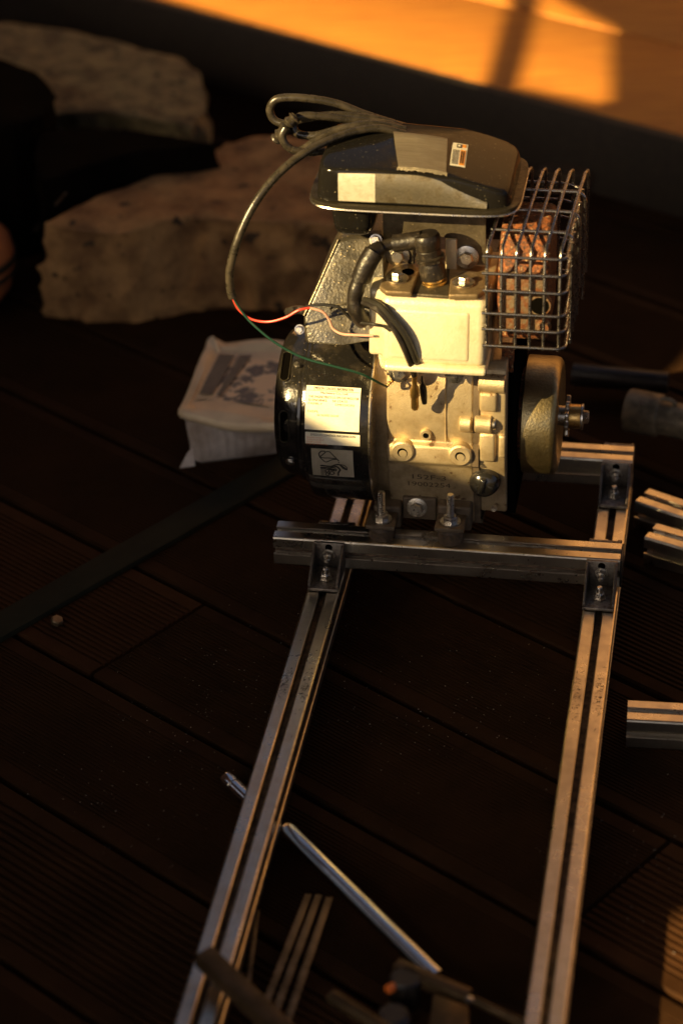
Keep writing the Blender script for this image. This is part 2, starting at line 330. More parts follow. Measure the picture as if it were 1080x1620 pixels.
# ------------------------------------------------------------------ stones
def stone(name, mt, label, outline, ztop, out=1.06, amp=.012, seed=1, tilt=(0, 0), rough=1., base_h=0., grp=None):
    c = sum(outline, Vector())/len(outline); dense = []
    for i in range(len(outline)):
        a = outline[i]; b = outline[(i+1) % len(outline)]; p = outline[i-1]; q = outline[(i+2) % len(outline)]
        for k in range(16):
            t = k/16; cr = .5*((2*a)+(b-p)*t+(2*p-5*a+4*b-q)*t*t+(3*a-p-3*b+q)*t**3); dense.append(cr.lerp(a.lerp(b, t), .75))
    n = len(dense); rings = [(0, 1), (.2, 1), (.35, 1), (.5, 1), (.62, 1), (.73, 1), (.82, 1), (.9, 1), (.95, .995), (.985, .985), (1.0, .955)]
    rings += [(1.0+(out-1)*min(1, k/3), .93-.93*k/14) for k in range(1, 15)]
    mb = MB(); vs = []; fs = []
    for r, h in rings:
        for d in dense:
            p = c+(d-c)*r; z = base_h+(ztop-base_h)*h
            z += ((p.x-c.x)*tilt[0]+(p.y-c.y)*tilt[1])*h
            v = Vector((p.x, p.y, z)); s_ = Vector((seed*7.1, seed*3.3, 0))
            nn = noise.fractal(v*9+s_, 1, 2, 6)*amp; side = 1.5 if r > .99 else .3
            if r > .99: nn -= abs(noise.noise(v*22+s_))*amp*1.3
            if r > .99: nn += noise.fractal(v*34+s_, 1, 2, 4)*amp*.35
            dirv = Vector((p.x-c.x, p.y-c.y, 0)); dirv = dirv.normalized() if dirv.length > 1e-6 else Vector((0, 0, 0))
            v += dirv*nn*side*rough + Vector((0, 0, (nn*.35+noise.fractal(v*28+s_, 1, 2, 4)*amp*.18) if h > .05 else 0)); vs.append(v)
            if v.z < .001: v.z = .001
    for i in range(len(rings)-1):
        for k in range(n): k2 = (k+1) % n; fs.append((i*n+k, i*n+k2, (i+1)*n+k2, (i+1)*n+k))
    fs.append(tuple((len(rings)-1)*n+k for k in range(n)))
    mb.add(vs, fs)
    return solo(name, mb, mt, label, 'stone', (c.x, c.y, 0), 'W', smooth=50, group=grp)
z = .118
stone('stone', 'sand', 'large tan sandstone slab with flat top and rough front behind the engine',
      [PZ(66, 352, z), PZ(180, 368, z), PZ(300, 344, z), PZ(420, 350, z), PZ(540, 356, z), PZ(655, 350, z), PZ(665, 260, z), PZ(560, 228, z), PZ(400, 218, z), PZ(240, 275, z)], z, 1.02, .014, 3)
z = .12
stone('stone', 'granite', 'grey granite boulder partly in shade beside the platform edge at upper left',
      [PZ(-60, 205, z), PZ(60, 180, z), PZ(160, 175, z), PZ(250, 188, z), PZ(300, 196, z), PZ(332, 170, z), PZ(318, 118, z), PZ(255, 86, z), PZ(120, 48, z), PZ(-60, 30, z)], z, 1.03, .012, 5)
z = .15
stone('stone', 'rock_and_void', 'near black rounded mass filling the dark void between the tan slab and granite boulder',  # near black mass added to fill the dark void
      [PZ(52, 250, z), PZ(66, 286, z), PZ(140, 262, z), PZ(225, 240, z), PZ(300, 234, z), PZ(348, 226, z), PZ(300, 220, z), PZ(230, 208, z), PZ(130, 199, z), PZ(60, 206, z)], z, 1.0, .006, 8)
z = .17
stone('stone', 'rock_and_void', 'small black rock at the left edge in front of the granite boulder',
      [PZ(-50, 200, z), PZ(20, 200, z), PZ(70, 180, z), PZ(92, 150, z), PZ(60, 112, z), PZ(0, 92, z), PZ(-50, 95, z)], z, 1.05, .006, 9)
z = .03
stone('stone', 'bark', 'small flat brown stone on the deck right of the fuel tank',
      [PZ(852, 268, z), PZ(905, 276, z), PZ(935, 272, z), PZ(915, 262, z), PZ(868, 255, z)], z, 1.05, .004, 4)
# pot cut by the left edge
pc = PZ(-60, 488, 0)
t = Thing('flower_pot', 'rounded terracotta pot with dark bands cut by the left edge of the photo', 'flower pot', pc, 'W')
t.part('pot', MB().lathe([(0, .034), (.004, .040), (.03, .060), (.06, .068), (.085, .064), (.10, .052), (.115, .035), (.113, .03), (.09, .045)], pc, (0, 0, 1), 48), 'terracotta')
for h, r in ((.048, .0665), (.062, .0685)):
    t.part('band', MB().lathe([(0, r), (.002, r+.0012), (.006, r+.0012), (.008, r)], pc+Vector((0, 0, h)), (0, 0, 1), 48), 'glaze')
# twig
a = PZ(50, 372, .02); b = PZ(105, 305, .16)
solo('twig', MB().tube([a, a.lerp(b, .4)+Vector((.004, 0, .006)), b], .003, 7, rf=lambda u: 1-.5*u), 'bark', 'thin dark twig leaning against the rocks at left', 'twig', a, 'W')

# ------------------------------------------------------------------ aluminium frame
def slot_profile(a=.03):
    h = a/2; w = .0031; q = []
    base = [(-h, h-.0018), (-h+.0006, h-.0006), (-h+.0018, h), (-w-.0008, h), (-w, h-.0008), (-w, h-.0022), (-.0080, h-.0022), (-.0080, h-.0046), (-.0042, h-.0088),
            (.0042, h-.0088), (.0080, h-.0046), (.0080, h-.0022), (w, h-.0022), (w, h-.0008), (w+.0008, h), (h-.0018, h), (h-.0006, h-.0006), (h, h-.0018)]
    for k in range(4):
        c, s_ = [(1, 0), (0, -1), (-1, 0), (0, 1)][k]
        pts = [(x*c - y*s_, x*s_ + y*c) for x, y in base]
        q += pts[:-1]
    return q
PROF = slot_profile()
def extrusion(o, ax, L, up=(0, 0, 1)): return MB().ext(PROF, o, ax, up, L)
ZR = .045; A = .03; LX = .31894; EX = .03759; D2 = .17444
fr = Thing('frame', 'aluminium slotted profile frame of two long rails and two crossbars under the engine', 'frame', (.16, .09, 0))
yn = -.62
fr.part('rail', extrusion((EX+A/2, yn, ZR-A/2), (0, 1, 0), -yn+D2+A), 'alu', smooth=20)
fr.part('rail', extrusion((LX-A/2, yn, ZR-A/2), (0, 1, 0), -yn+D2+A+.001), 'alu', smooth=20)
fr.part('crossbar', extrusion((0, A/2, ZR+A/2+.0004), (1, 0, 0), LX), 'alu', smooth=20)
fr.part('crossbar', extrusion((EX-.01, D2+A/2, ZR+A/2+.0004), (1, 0, 0), LX-EX+.01), 'alu', smooth=20)
def scuffs(cx_, span, name='scuff_mark'):
    mb = MB()
    for i in range(150):
        x = cx_+random.choice([-1, 1])*random.uniform(.0052, .0132); y = random.gauss(span[0], span[1]); a = random.gauss(.5, .7); l = random.uniform(.0006, .0032); w = random.uniform(.0001, .0004)
        d = Vector((cos(a), sin(a), 0))*l; q = Vector((-d.y, d.x, 0)).normalized()*w; c = Vector((x, y, ZR+.00015))
        ok = all(.0046 < abs((c+e).x-cx_) < .0142 for e in (d, -d))
        if ok: mb.add([c-d, c+q, c+d, c-q], [(0, 1, 2, 3)])
    fr.part(name, mb, 'ink', smooth=0)
scuffs(EX+A/2, (LZ(470, 1085, ZR).y, .012)); scuffs(LX-A/2, (LZ(930, 1100, ZR).y, .02))
def shade_strip(x0_, x1_, y0_, y1_, z0_, z1_): fr.part('slot_shade', MB().box(x0_, x1_, y0_, y1_, z0_, z1_), 'shade_strip', smooth=0)  # strip added so the slot's shade sits in its colour
for cx_ in (EX+A/2, LX-A/2): shade_strip(cx_-.0033, cx_+.0033, yn+.001, D2+A-.001, ZR-.0090, ZR-.0066)
shade_strip(.001, LX-.001, A/2-.0033, A/2+.0033, ZR+A-.0090, ZR+A-.0064)
shade_strip(.001, LX-.001, .0064, .0090, ZR+A/2-.0033, ZR+A/2+.0033)
# corner bracket in its own axes: x across, y towards the camera (negative), z up; corner at origin
def bracket_mesh():
    w = .0142; t = .0032; hv = .0295; lh = .040; b = MB()
    b.box(-w, w, -t, 0, .0005, hv)
    b.box(-w, w, -lh, -t-.0002, .0005, t+.0005)
    for s_ in (-1, 1):
        x0 = s_*w-(.0024 if s_ > 0 else 0)
        b.prism([(-t, hv-.001), (-t-.003, hv-.001), (-lh+.001, t+.004), (-lh+.001, t+.0008), (-t, t+.0008)], lambda u, v, w_: Vector((w_, u, v)), x0, x0+.0024)
    return b
def make_bracket():
    root = bpy.data.objects.new('corner_bracket', mesh_of('corner_bracket', bracket_mesh(), 'bracket', bevel=.0005)); COL.objects.link(root)
    for nm, p, ax in (('nut', (0, -.0036, .0175), (0, -1, 0)), ('nut', (0, -.0235, .0041), (0, 0, 1))):
        p = Vector(p); ax = Vector(ax)
        link('nut', mesh_of('nut', MB().lathe([(0, .0062), (.0008, .0062), (.0009, .0050), (.0048, .0050), (.0056, .0042)], p, ax, 6), 'steel', smooth=20), root)
        link('stud', mesh_of('stud', MB().lathe([(.0050, .0028), (.0108, .0028), (.0116, .0022)], p, ax, 14), 'steel'), root)
        s_ = Vector((0, 0, 1)) if ax.z == 0 else Vector((0, 1, 0))
        q = p+s_*.0075-ax*.0002
        link('slot', mesh_of('slot', MB().cyl(q-ax*.0002, q+ax*.0003, .0034, 16), 'dark'), root)
    return root
protoB = make_bracket(); first = True
for x, y, rz in ((EX+A/2, -.0003, 0), (LX-A/2-.001, -.0003, 0), (LX-A/2, D2-.0003, 0), (EX+A/2, D2-.0003, 0),
                 (EX+A/2-.001, A+.0003, pi), (LX-A/2-.001, A+.0003, pi), (LX-A/2, D2+A+.0003, pi)):
    b = protoB if first else copy_tree(protoB); first = False
    b.parent = fr.o; b.location = Vector((x, y, ZR+.0004))-fr.base; b.rotation_euler = (0, 0, rz)
    for k in [b]+list(b.children): pass
fr.part('end_cap', MB().box(LX+.0003, LX+.0022, .0005, A-.0005, ZR+.001, ZR+A-.0003), 'rubber', bevel=.0005)

# ------------------------------------------------------------------ engine
en = Thing('engine', 'small single cylinder petrol engine with cream valve cover bolted on the aluminium frame', 'engine', (.14, .1, .075))
CY, CZ = .10, .165
# crankcase
prof = [(.060, .262), (.042, .258), (.034, .247), (.0300, .225), (.0280, .20), (.0285, .178), (.031, .1700), (.0250, .1675), (.0245, .150), (.030, .1455),
        (.033, .130), (.038, .112), (.043, .098), (.044, .0775), (.165, .0775), (.165, .262)]
x0 = P(611, 640, .03).x; x1 = P(748, 640, .03).x; x2 = P(756, 640, .03).x; x3 = P(800, 640, .03).x
cc = en.part('crankcase', MB().prism(prof, lambda u, v, w: Vector((w, u, v)), x0, x1), 'cast', bevel=.0022, seg=3)
en.part('gasket', MB().prism([(a+.0012 if a < .1 else a-.001, b-.0008) for a, b in prof], lambda u, v, w: Vector((w, u, v)), x1-.0008, x2+.0008), 'cast_dark')
sc_prof = [(.060, .252), (.042, .252), (.034, .245), (.0310, .23), (.0305, .150), (.036, .138), (.044, .120), (.048, .0885), (.15, .0885), (.15, .252)]
sc = en.part('side_cover', MB().prism(sc_prof, lambda u, v, w: Vector((w, u, v)), x2, x3), 'cast', bevel=.002, seg=3)
nk = MB().prism([(.062, .25), (.05, .235), (.044, .20), (.044, .16), (.05, .12), (.06, .09), (.15, .09), (.15, .25)], lambda u, v, w: Vector((w, u, v)), P(588, 640, .045).x, x0+.001)
en.part('neck', nk, 'cast', bevel=.002)
# bosses and ribs on the casting
def boss(px, py, r, y, h, hole, mt='cast', parent=None):
    p = P(px, py, y-h); q = Vector((p.x, y+.006, p.z)); L = (q-p).length
    o = en.part('boss', MB().lathe([(0, hole), (0, r*.86), (.0012, r), (L, r*1.05)], p, q-p, 36), mt, parent or cc)
    mb = MB().lathe([(-.0004, hole*.98), (.0002, hole*.98)], p, (0, 1, 0), 24)
    en.part('hole', mb, 'dark', parent or cc)
    return o
boss(636, 716, .0106, .028, .0062, .0046); boss(727, 722, .0106, .028, .0062, .0046); boss(673, 689, .0055, .0285, .0030, .0026)
for (px, py, mt) in ((636, 716, 'cast'), (727, 722, 'cast')):
    p = P(px+2, py+1, .0222); en.part('plug', MB().lathe([(0, .0036), (.001, .0039), (.002, .0039)], p+Vector((-.0004, -.0012, 0)), (0, 1, 0), 20), mt, cc)
def xcyl(a, b, py, r, y, name, mt, parent):
    p = P(a, py, y); q = Vector((P(b, py, y).x, y, p.z))
    return en.part(name, MB().lathe([(0, r*.86), (.001, r), ((q-p).length-.001, r), ((q-p).length, r*.86)], p, q-p, 32), mt, parent)
xcyl(757, 800, 604, .0093, .034, 'boss', 'cast', sc)
xcyl(727, 746, 668, .0088, .031, 'boss', 'cast', cc); xcyl(751, 778, 669, .0088, .031, 'boss', 'cast', sc)
xcyl(778, 784, 671, .0052, .029, 'bolt', 'steel', sc)
def fbox(pa_, pb_, y0, y1, name, mt, parent, bev=.002):
    a = P(*pa_, y0); b = P(*pb_, y0)
    return en.part(name, MB().box(a.x, b.x, y0, y1, b.z, a.z), mt, parent, bevel=bev, seg=3)
fbox((757, 622), (786, 654), .0262, .04, 'pad', 'cast', sc, .003); fbox((757, 686), (783, 733), .0265, .04, 'pad', 'cast', sc, .003)
fbox((788, 690), (799, 726), .0280, .04, 'rib', 'cast', sc, .002); fbox((703, 594), (705.5, 700), .0270, .04, 'rib', 'cast', cc, .0008)
# foot and its fixings
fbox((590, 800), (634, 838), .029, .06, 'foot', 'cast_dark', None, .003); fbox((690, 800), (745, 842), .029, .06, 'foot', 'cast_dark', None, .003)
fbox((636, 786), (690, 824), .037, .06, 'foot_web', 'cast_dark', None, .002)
hexbolt(en, 'bolt', P(659, 803, .0355), (0, -1, .1), .0062, .006, 'steel', 1.55)
hexbolt(en, 'screw', P(781, 803, .040), (0, -1, 0), .0030, .0035, 'steel', 0)
hexbolt(en, 'bolt', P(632, 588, .012), (0, -1, .1), .0064, .0050, 'steel', 1.6)
hexbolt(en, 'screw', P(719, 593, .016), (0, -1, .1), .0030, .002, 'steel', 2.6)
def mount(px, pyb, pyn, pyt, stub='stud'):
    y = .015; b = P(px, pyb, y); zb = ZR+A+.0006
    ztop = P(px, pyn, y).z; zt = P(px, pyt, y).z
    r = .0118
    mo = en.part('rubber_mount', MB().lathe([(0, r*.96), (.002, r), (ztop-zb-.007, r*1.04), (ztop-zb-.0045, r*.9)], (b.x, y, zb), (0, 0, 1), 28), 'mount')
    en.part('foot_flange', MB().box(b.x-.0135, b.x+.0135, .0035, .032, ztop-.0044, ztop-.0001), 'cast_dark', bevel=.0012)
    en.part('washer', MB().lathe([(0, .0095), (.0016, .0095)], (b.x, y, ztop), (0, 0, 1), 28), 'steel', mo)
    en.part('nut', MB().lathe([(0, .0068), (.0045, .0068), (.0056, .0055)], (b.x, y, ztop+.0016), (0, 0, 1), 6), 'steel', mo, smooth=20)
    pr = []; k = 0; z_ = ztop+.005
    while z_ < zt: pr += [(z_-ztop, .0036), (z_-ztop+.0006, .0030), (z_-ztop+.0010, .0030)]; z_ += .0014
    pr += [(zt-ztop, .0034), (zt-ztop+.0006, .0028)]
    en.part(stub, MB().lathe(pr, (b.x, y, ztop), (0, 0, 1), 18), 'steel', mo, smooth=25)
mount(604, 850, 822, 779); mount(712, 855, 826, 783)
for x in (P(604, 850, .015).x, P(712, 850, .015).x):
    en.part('rubber_mount', MB().lathe([(0, .0115), (.022, .0115)], (x, D2+A/2, ZR+A+.0006), (0, 0, 1), 24), 'mount')
en.part('base_plate', MB().box(P(600, 820, .03).x, P(760, 820, .03).x, .046, .200, .0762, .0772+.003), 'plate')
# stamped number
def on_case(px, py, y0=.0325):
    p = P(px, py, y0)
    def f(a, b):
        z_ = p.z+b; yy = .033+(.130-z_)*.278-.0007
        if z_ > .130: yy = .030+(.1455-z_)*.19-.0007
        return Vector((p.x+a, yy-.0004, z_))
    return f
en.part('stamped_lettering', text_mb('152F-3', on_case(652, 757), .031, .0056), 'stamp', cc, smooth=0)
en.part('stamped_lettering', text_mb('19002254', on_case(645, 770), .039, .0056), 'stamp', cc, smooth=0)
# oil filler plug
p = P(768, 768, .030)
kb = en.part('filler_cap', MB().lathe([(.0, .0085), (.006, .0085), (.007, .0135), (.010, .0145), (.016, .0140), (.021, .0125), (.0240, .0090), (.026, .0001)], p+Vector((0, .018, 0)), (-.12, -1, .12), 40), 'knob')
kax = Vector((-.12, -1, .12)).normalized(); kc = p+Vector((0, .018, 0))+kax*.0235
wv = Vector((.25, 0, 1)); wv = (wv-kax*wv.dot(kax)).normalized(); wu = kax.cross(wv)
en.part('grip_ridge', MB().hexa([kc-kax*.009+wv*a*.0115+wu*b*.0042 for a, b in ((-1, -1), (-1, 1), (1, 1), (1, -1))], [kc+kax*.0045+wv*a*.0075+wu*b*.0026 for a, b in ((-1, -1), (-1, 1), (1, 1), (1, -1))]), 'knob', kb, bevel=.0022, seg=4)
# cylinder head, valve cover
def tilt(y, z_): return y+(z_-.300)*.16
def cov(xa, xb, za, zb, y0, y1):
    return MB().hexa([Vector((xa, tilt(y0, za), za)), Vector((xb, tilt(y0, za), za)), Vector((xb, tilt(y1, za), za)), Vector((xa, tilt(y1, za), za))],
                     [Vector((xa, tilt(y0, zb), zb)), Vector((xb, tilt(y0, zb), zb)), Vector((xb, tilt(y1, zb), zb)), Vector((xa, tilt(y1, zb), zb))])
ca = P(603, 470, .004); cb = P(769, 575, .0)
zt_ = P(680, 468, .006).z; zb_ = P(680, 580, -.002).z
vc = en.part('valve_cover', cov(ca.x, cb.x, zb_+.004, zt_, -.004, .040), 'cover', bevel=.0075, seg=6)
en.part('face', cov(ca.x+.0065, cb.x-.0135, zb_+.009, zt_-.0095, -.0053, .02), 'cover', vc, bevel=.0040, seg=5)
en.part('flange', cov(ca.x+.003, cb.x+.0012, zb_-.0022, zb_+.0052, -.0064, .044), 'cover', vc, bevel=.0034, seg=4)
hd = en.part('cylinder_head', cov(P(586, 500, .02).x, ca.x+.004, zb_+.004, zt_-.001, .010, .075), 'cover', bevel=.003, seg=3)
en.part('head_block', MB().box(ca.x+.002, cb.x+.002, .030, .095, .255, zt_+.002), 'cast', bevel=.003)
en.part('head_casting', MB().box(P(700, 400, .05).x, P(771, 400, .05).x, .063, .09, zt_-.02, zt_+.010), 'cast', bevel=.003)
for zz in (.262, .272, .282, .292, .302, .312, .322):
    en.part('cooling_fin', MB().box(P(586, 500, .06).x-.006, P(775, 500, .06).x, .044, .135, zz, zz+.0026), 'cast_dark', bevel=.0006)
# plates on top of the head
def hplate(pts, z_, th, name, mt, bev=.0015):
    lo = [LZ(a, b, z_) for a, b in pts]
    return en.part(name, MB().hexa([Vector((v.x, v.y, z_-th)) for v in lo], [Vector((v.x, v.y, z_)) for v in lo]), mt, bevel=bev, seg=3)
zp = zt_+.0062
hplate([(600, 452), (604, 440), (622, 420), (640, 412), (664, 424), (650, 462), (610, 460)], zp, .0055, 'head_plate', 'gasket')
hplate([(709, 466), (712, 440), (732, 428), (766, 430), (775, 446), (768, 458), (755, 466)], zp, .0055, 'head_plate', 'gasket')
hplate([(650, 464), (664, 420), (712, 424), (710, 468)], zp-.004, .004, 'plug_well', 'plate')
for px, py in ((628, 442), (733, 449)):
    p = LZ(px, py, zp); hexbolt(en, 'bolt', p+Vector((0, 0, .0012)), (0, 0, 1), .0052, .006, 'steel', 1.9)
p = LZ(645, 430, zp+.0003); en.part('oval_hole', MB().lathe([(0, .0055), (.0004, .0055)], p, (0, 0, 1), 20), 'dark')
# upright bracket plate under the tank
yb = .058
pts = [(605, 330), (768, 330), (767, 419), (730, 419), (727, 402), (718, 386), (704, 376), (690, 372), (672, 374), (660, 388), (655, 418), (610, 416), (606, 395)]
q = [P(a, b, yb) for a, b in pts]
bp = en.part('bracket_plate', MB().hexa([Vector((v.x, yb, v.z)) for v in q], [Vector((v.x, yb+.0025, v.z)) for v in q]), 'plate', smooth=25)
for px, py, r in ((629, 404, .0062), (738, 407, .0062)):
    hexbolt(en, 'bolt', P(px, py, yb-.0015), (0, -1, .12), r, .006, 'steel', 1.7)
hexbolt(en, 'bolt', P(594, 380, .05), (0, -1, .5), .0042, .005, 'steel', 1.4)
fbox((704, 378), (722, 440), .0545, .0575, 'intake_boss', 'cover', None, .0012)
# spark plug with its cap and lead
pb_ = P(690, 462, .028); pt_ = P(674, 376, .030); ax = (pt_-pb_).normalized(); L = (pt_-pb_).length
sp = en.part('spark_plug', MB().lathe([(0, .0115), (.0016, .0118), (.0022, .0105), (.004, .0105), (.0046, .0116), (.0064, .0116), (.007, .0100), (.0088, .0100), (.0094, .0112), (.0112, .0112), (.012, .0095), (.016, .0090)], pb_, ax, 32), 'brass')
bo = en.part('plug_cap', MB().lathe([(.0135, .0098), (.0145, .0115), (.024, .0118), (.030, .0102), (.0305, .0122), (.0345, .0128), (.0355, .0108), (.041, .0108), (.0415, .0104), (.0465, .0120), (.0525, .0122), (.0555, .0105), (.0568, .006), (.0569, .0001)], pb_, ax, 36), 'rubber')
p = pb_+ax*.050
lead = [p+Vector((-.004, 0, 0)), P(640, 383, .030), P(622, 385, .030), P(604, 391, .026), P(588, 402, .018), P(576, 425, .012), P(566, 450, .009), P(560, 475, .006), P(566, 497, .005), P(574, 508, .010)]
en.part('ignition_lead', MB().tube(lead, .0062, 14, rf=lambda u: .85 if .12 < u < .35 else (1.0 if u <= .12 else 1.15+.05*sin(u*47))), 'rubber', bo)
en.part('sleeve', MB().tube(lead[:3], .0078, 14), 'rubber', bo)
en.part('sleeve', MB().tube([P(592, 398, .017), P(580, 418, .012), P(570, 442, .009)], .0088, 14), 'rubber', bo)
# black leads with bullet connectors
w1 = [P(574, 478, .004), P(596, 489, -.006), P(614, 508, -.010), P(630, 532, -.012), P(643, 560, -.012), P(655, 594, -.004)]
w2 = [P(576, 474, .006), P(600, 483, -.005), P(618, 502, -.010), P(640, 530, -.012), P(655, 562, -.011), P(661, 580, -.004), P(664, 586, .002)]
en.part('lead_wire', MB().tube(w1, .0028, 10), 'rubber'); en.part('lead_wire', MB().tube(w2, .0028, 10), 'wire')
a = P(655, 592, -.003); b = P(656, 646, .012); d = (b-a); Lc = d.length
en.part('bullet_connector', MB().lathe([(0, .0026), (.004, .0026), (Lc*.3, .0022), (Lc*.45, .0042), (Lc*.62, .0042), (Lc*.68, .0034), (Lc*.95, .0036), (Lc, .003)], a, d, 20), 'brass')
a = P(667, 596, .004); b = P(671, 637, .016)
en.part('bullet_connector', MB().lathe([(0, .001), (.008, .0012), (.012, .0030), (.022, .0034), ((b-a).length, .0024)], a, b-a, 16), 'rubber')
# blower housing
def R(px, y=.03): return P(px, 640, y).x
xa, xb = R(472), R(588)
hp = [(0, .052), (.0006, .074), (.003, .0775), (.006, .0782), (.0072, .0855), (.010, .0886), (.016, .0896), (xb-xa-.003, .0896), (xb-xa, .088)]
bh = en.part('blower_housing', MB().lathe(hp, (xa, CY, CZ), (1, 0, 0), 120), 'gloss', smooth=30)
en.part('rim', MB().lathe([(0, .088), (.0003, .0906), (.0012, .0912), (.0022, .0906), (.0024, .088)], (xb-.0012, CY, CZ), (1, 0, 0), 120), 'steel', bh)
# starter cover at the left, with slots
xs = R(440, .06)-.002; w_ = xa-xs
sp_ = [(0, .020), (0, .052), (.0012, .059), (.005, .0655), (.012, .0695), (.020, .0705), (w_-.003, .0712), (w_-.0015, .0745), (w_+.002, .0745)]
st = en.part('starter_cover', MB().lathe(sp_, (xs, CY, CZ), (1, 0, 0), 120), 'gloss', smooth=30)
def on_drum(x, th, R_): return Vector((x, CY-R_*cos(th), CZ+R_*sin(th)))
def drum_theta(px, py, R_):
    best = None
    for k in range(-500, 900):
        th = k*.002; v = on_drum(P(px, py, CY-R_*cos(th)).x, th, R_); dz = P(px, py, v.y).z-v.z
        if best is None or abs(dz) < best[0]: best = (abs(dz), th, v.x)
    return best[1], best[2]
def slot_patch(px, py, hw, hh, R_, name, mt, parent):
    th, x = drum_theta(px, py, R_); vs = []; n = 24
    for k in range(n):
        a = 2*pi*k/n; u = hw*cos(a); v = (hh-hw)*(1 if sin(a) > 0 else -1)+hw*sin(a)
        vs.append(on_drum(x+u, th+v/R_, R_))
    o_s = en.part(name, MB().add(vs, [tuple(range(n))]), mt, parent, smooth=0)
    en.part('slot_rim', MB().tube(vs, .0007, 8, 1, closed=True), 'flange', o_s)
slot_patch(449, 676, .0042, .0155, .0709, 'slot', 'dark', st); slot_patch(452, 578, .0042, .0150, .0709, 'slot', 'dark', st)
for px, py, r in ((459, 731, .0034), (469, 577, .0022)):
    th, x = drum_theta(px, py, .0715 if px < 465 else .078); d = Vector((0, -cos(th), sin(th)))
    hexbolt(en, 'screw', on_drum(x, th, .0712 if px < 465 else .0778), d, r, .002, 'steel', 1.3, st)
hexbolt(en, 'screw', P(474, 521, .028), (0, -1, .4), .0036, .004, 'steel', 1.3, st)
# upper shroud
qf = [P(479, 500, .020), P(497, 462, .030), P(533, 380, .052), P(560, 372, .056), P(607, 372, .058), P(607, 455, .030), P(600, 540, .016), P(540, 548, .008), P(482, 545, .012)]
qb = [Vector((v.x, .165, v.z-.004)) for v in qf]
sh = en.part('upper_shroud', MB().hexa(qf, qb), 'shroud', bevel=.004, seg=3)
p = P(548, 502, .018); mb = MB()
mb.tube([p+Vector((cos(a)*.016, .002-.0048*sin(a)*1.6, sin(a)*.016)) for a in [pi*k/9-.2 for k in range(9)]], .0012, 8)
en.part('moulded_ring', mb, 'shroud', sh)
en.part('edge_trim', MB().tube([qf[0]+Vector((.001, .001, 0)), qf[1]+Vector((.001, .001, 0)), qf[2]+Vector((.001, .001, 0))], .0013, 8, 3), 'flange', sh)
en.part('cable_guide', MB().tube([P(455, 494, .06), P(470, 490, .05), P(486, 492, .04)], .004, 10), 'steel', sh)
# labels on the housing
RL = .0900
def lab(x0, x1, t0, t1, name, mt, rr=RL):
    mb = MB(); n = 14; vs = []; fs = []
    for k in range(n+1):
        t_ = t0+(t1-t0)*k/n; vs += [on_drum(x0, t_, rr), on_drum(x1, t_, rr)]
    for k in range(n): fs.append((2*k, 2*k+1, 2*k+3, 2*k+2))
    return en.part(name, mb.add(vs, fs), mt, bh)
def th_of(px, py): return drum_theta(px, py, RL)
t_tl, xl = th_of(485, 609); t_bl, _ = th_of(484, 679); _, xr = th_of(571, 615)
L1 = lab(xl, xr, t_bl, t_tl, 'information_label', 'paper')
def dtext(s_, xpos, th0, width, h, mt, rr=RL+.0003, parent=None):
    en.part('lettering', text_mb(s_, lambda a, b: on_drum(xpos+a, th0+b/RL, rr), width, h), mt, parent, smooth=0)
Wl = xr-xl; Hl = (t_tl-t_bl)*RL
dtext('EMISSION CONTROL INFORMATION', xl+Wl*.14, t_tl-.0036/RL, Wl*.72, .0027, 'ink', parent=L1)
en.part('rule', MB().add([on_drum(xl+Wl*.02, t_tl-.0042/RL, RL+.0002), on_drum(xr-Wl*.02, t_tl-.0042/RL, RL+.0002), on_drum(xr-Wl*.02, t_tl-.0046/RL, RL+.0002), on_drum(xl+Wl*.02, t_tl-.0046/RL, RL+.0002)], [(0, 1, 2, 3)]), 'ink', L1, smooth=0)
dtext('General Power Co., Ltd.'.replace('General Power', 'Machinery'), xl+Wl*.27, t_tl-.0076/RL, Wl*.50, .0025, 'ink', parent=L1)
rows = [('THIS ENGINE MEETS U.S. EPA EXH REGS FOR', .05, .92, 'ink_brown'), ('SI ENGINES     50 STATE', .05, .72, 'ink_brown'), ('FAMILY          EMISSION', .05, .84, 'ink_pale'),
        ('DISPL', .05, .2, 'ink_pale'), ('USE UNLEADED GASOLINE', .22, .4, 'ink_pale')]
for i, (s_, o_, w__, mt) in enumerate(rows):
    dtext(s_, xl+Wl*o_, t_tl-(.0110+.0031*i+(.004 if i > 2 else 0))/RL, Wl*w__, .0021, mt, parent=L1)
t2t, _ = th_of(484, 683); t2b, x2b = th_of(483, 701); _, x2r = th_of(569, 708)
L2 = lab(x2b, x2r, t2b, t2t, 'information_label', 'paper', RL+.0001)
dtext('EMISSION CONTROL INFORMATION', x2b+Wl*.1, t2t-.0032/RL, Wl*.82, .0023, 'ink', RL+.0004, L2)
for i, (s_, w__) in enumerate((('ENGINE FAMILY', .28), ('DISPLACEMENT', .32), ('EVAP CODE', .26), ('MFG DATE', .38))):
    dtext(s_, x2b+Wl*.03, t2t-(.0056+.0021*i)/RL, Wl*w__, .0014, 'ink_red', RL+.0004, L2)
t3t, x3l = th_of(492, 709); t3b, _ = th_of(495, 751); _, x3r = th_of(558, 715)
L3 = lab(x3l, x3r, t3b, t3t, 'pictogram_label', 'foil', RL+.0001)
W3 = x3r-x3l; H3 = (t3t-t3b)*RL
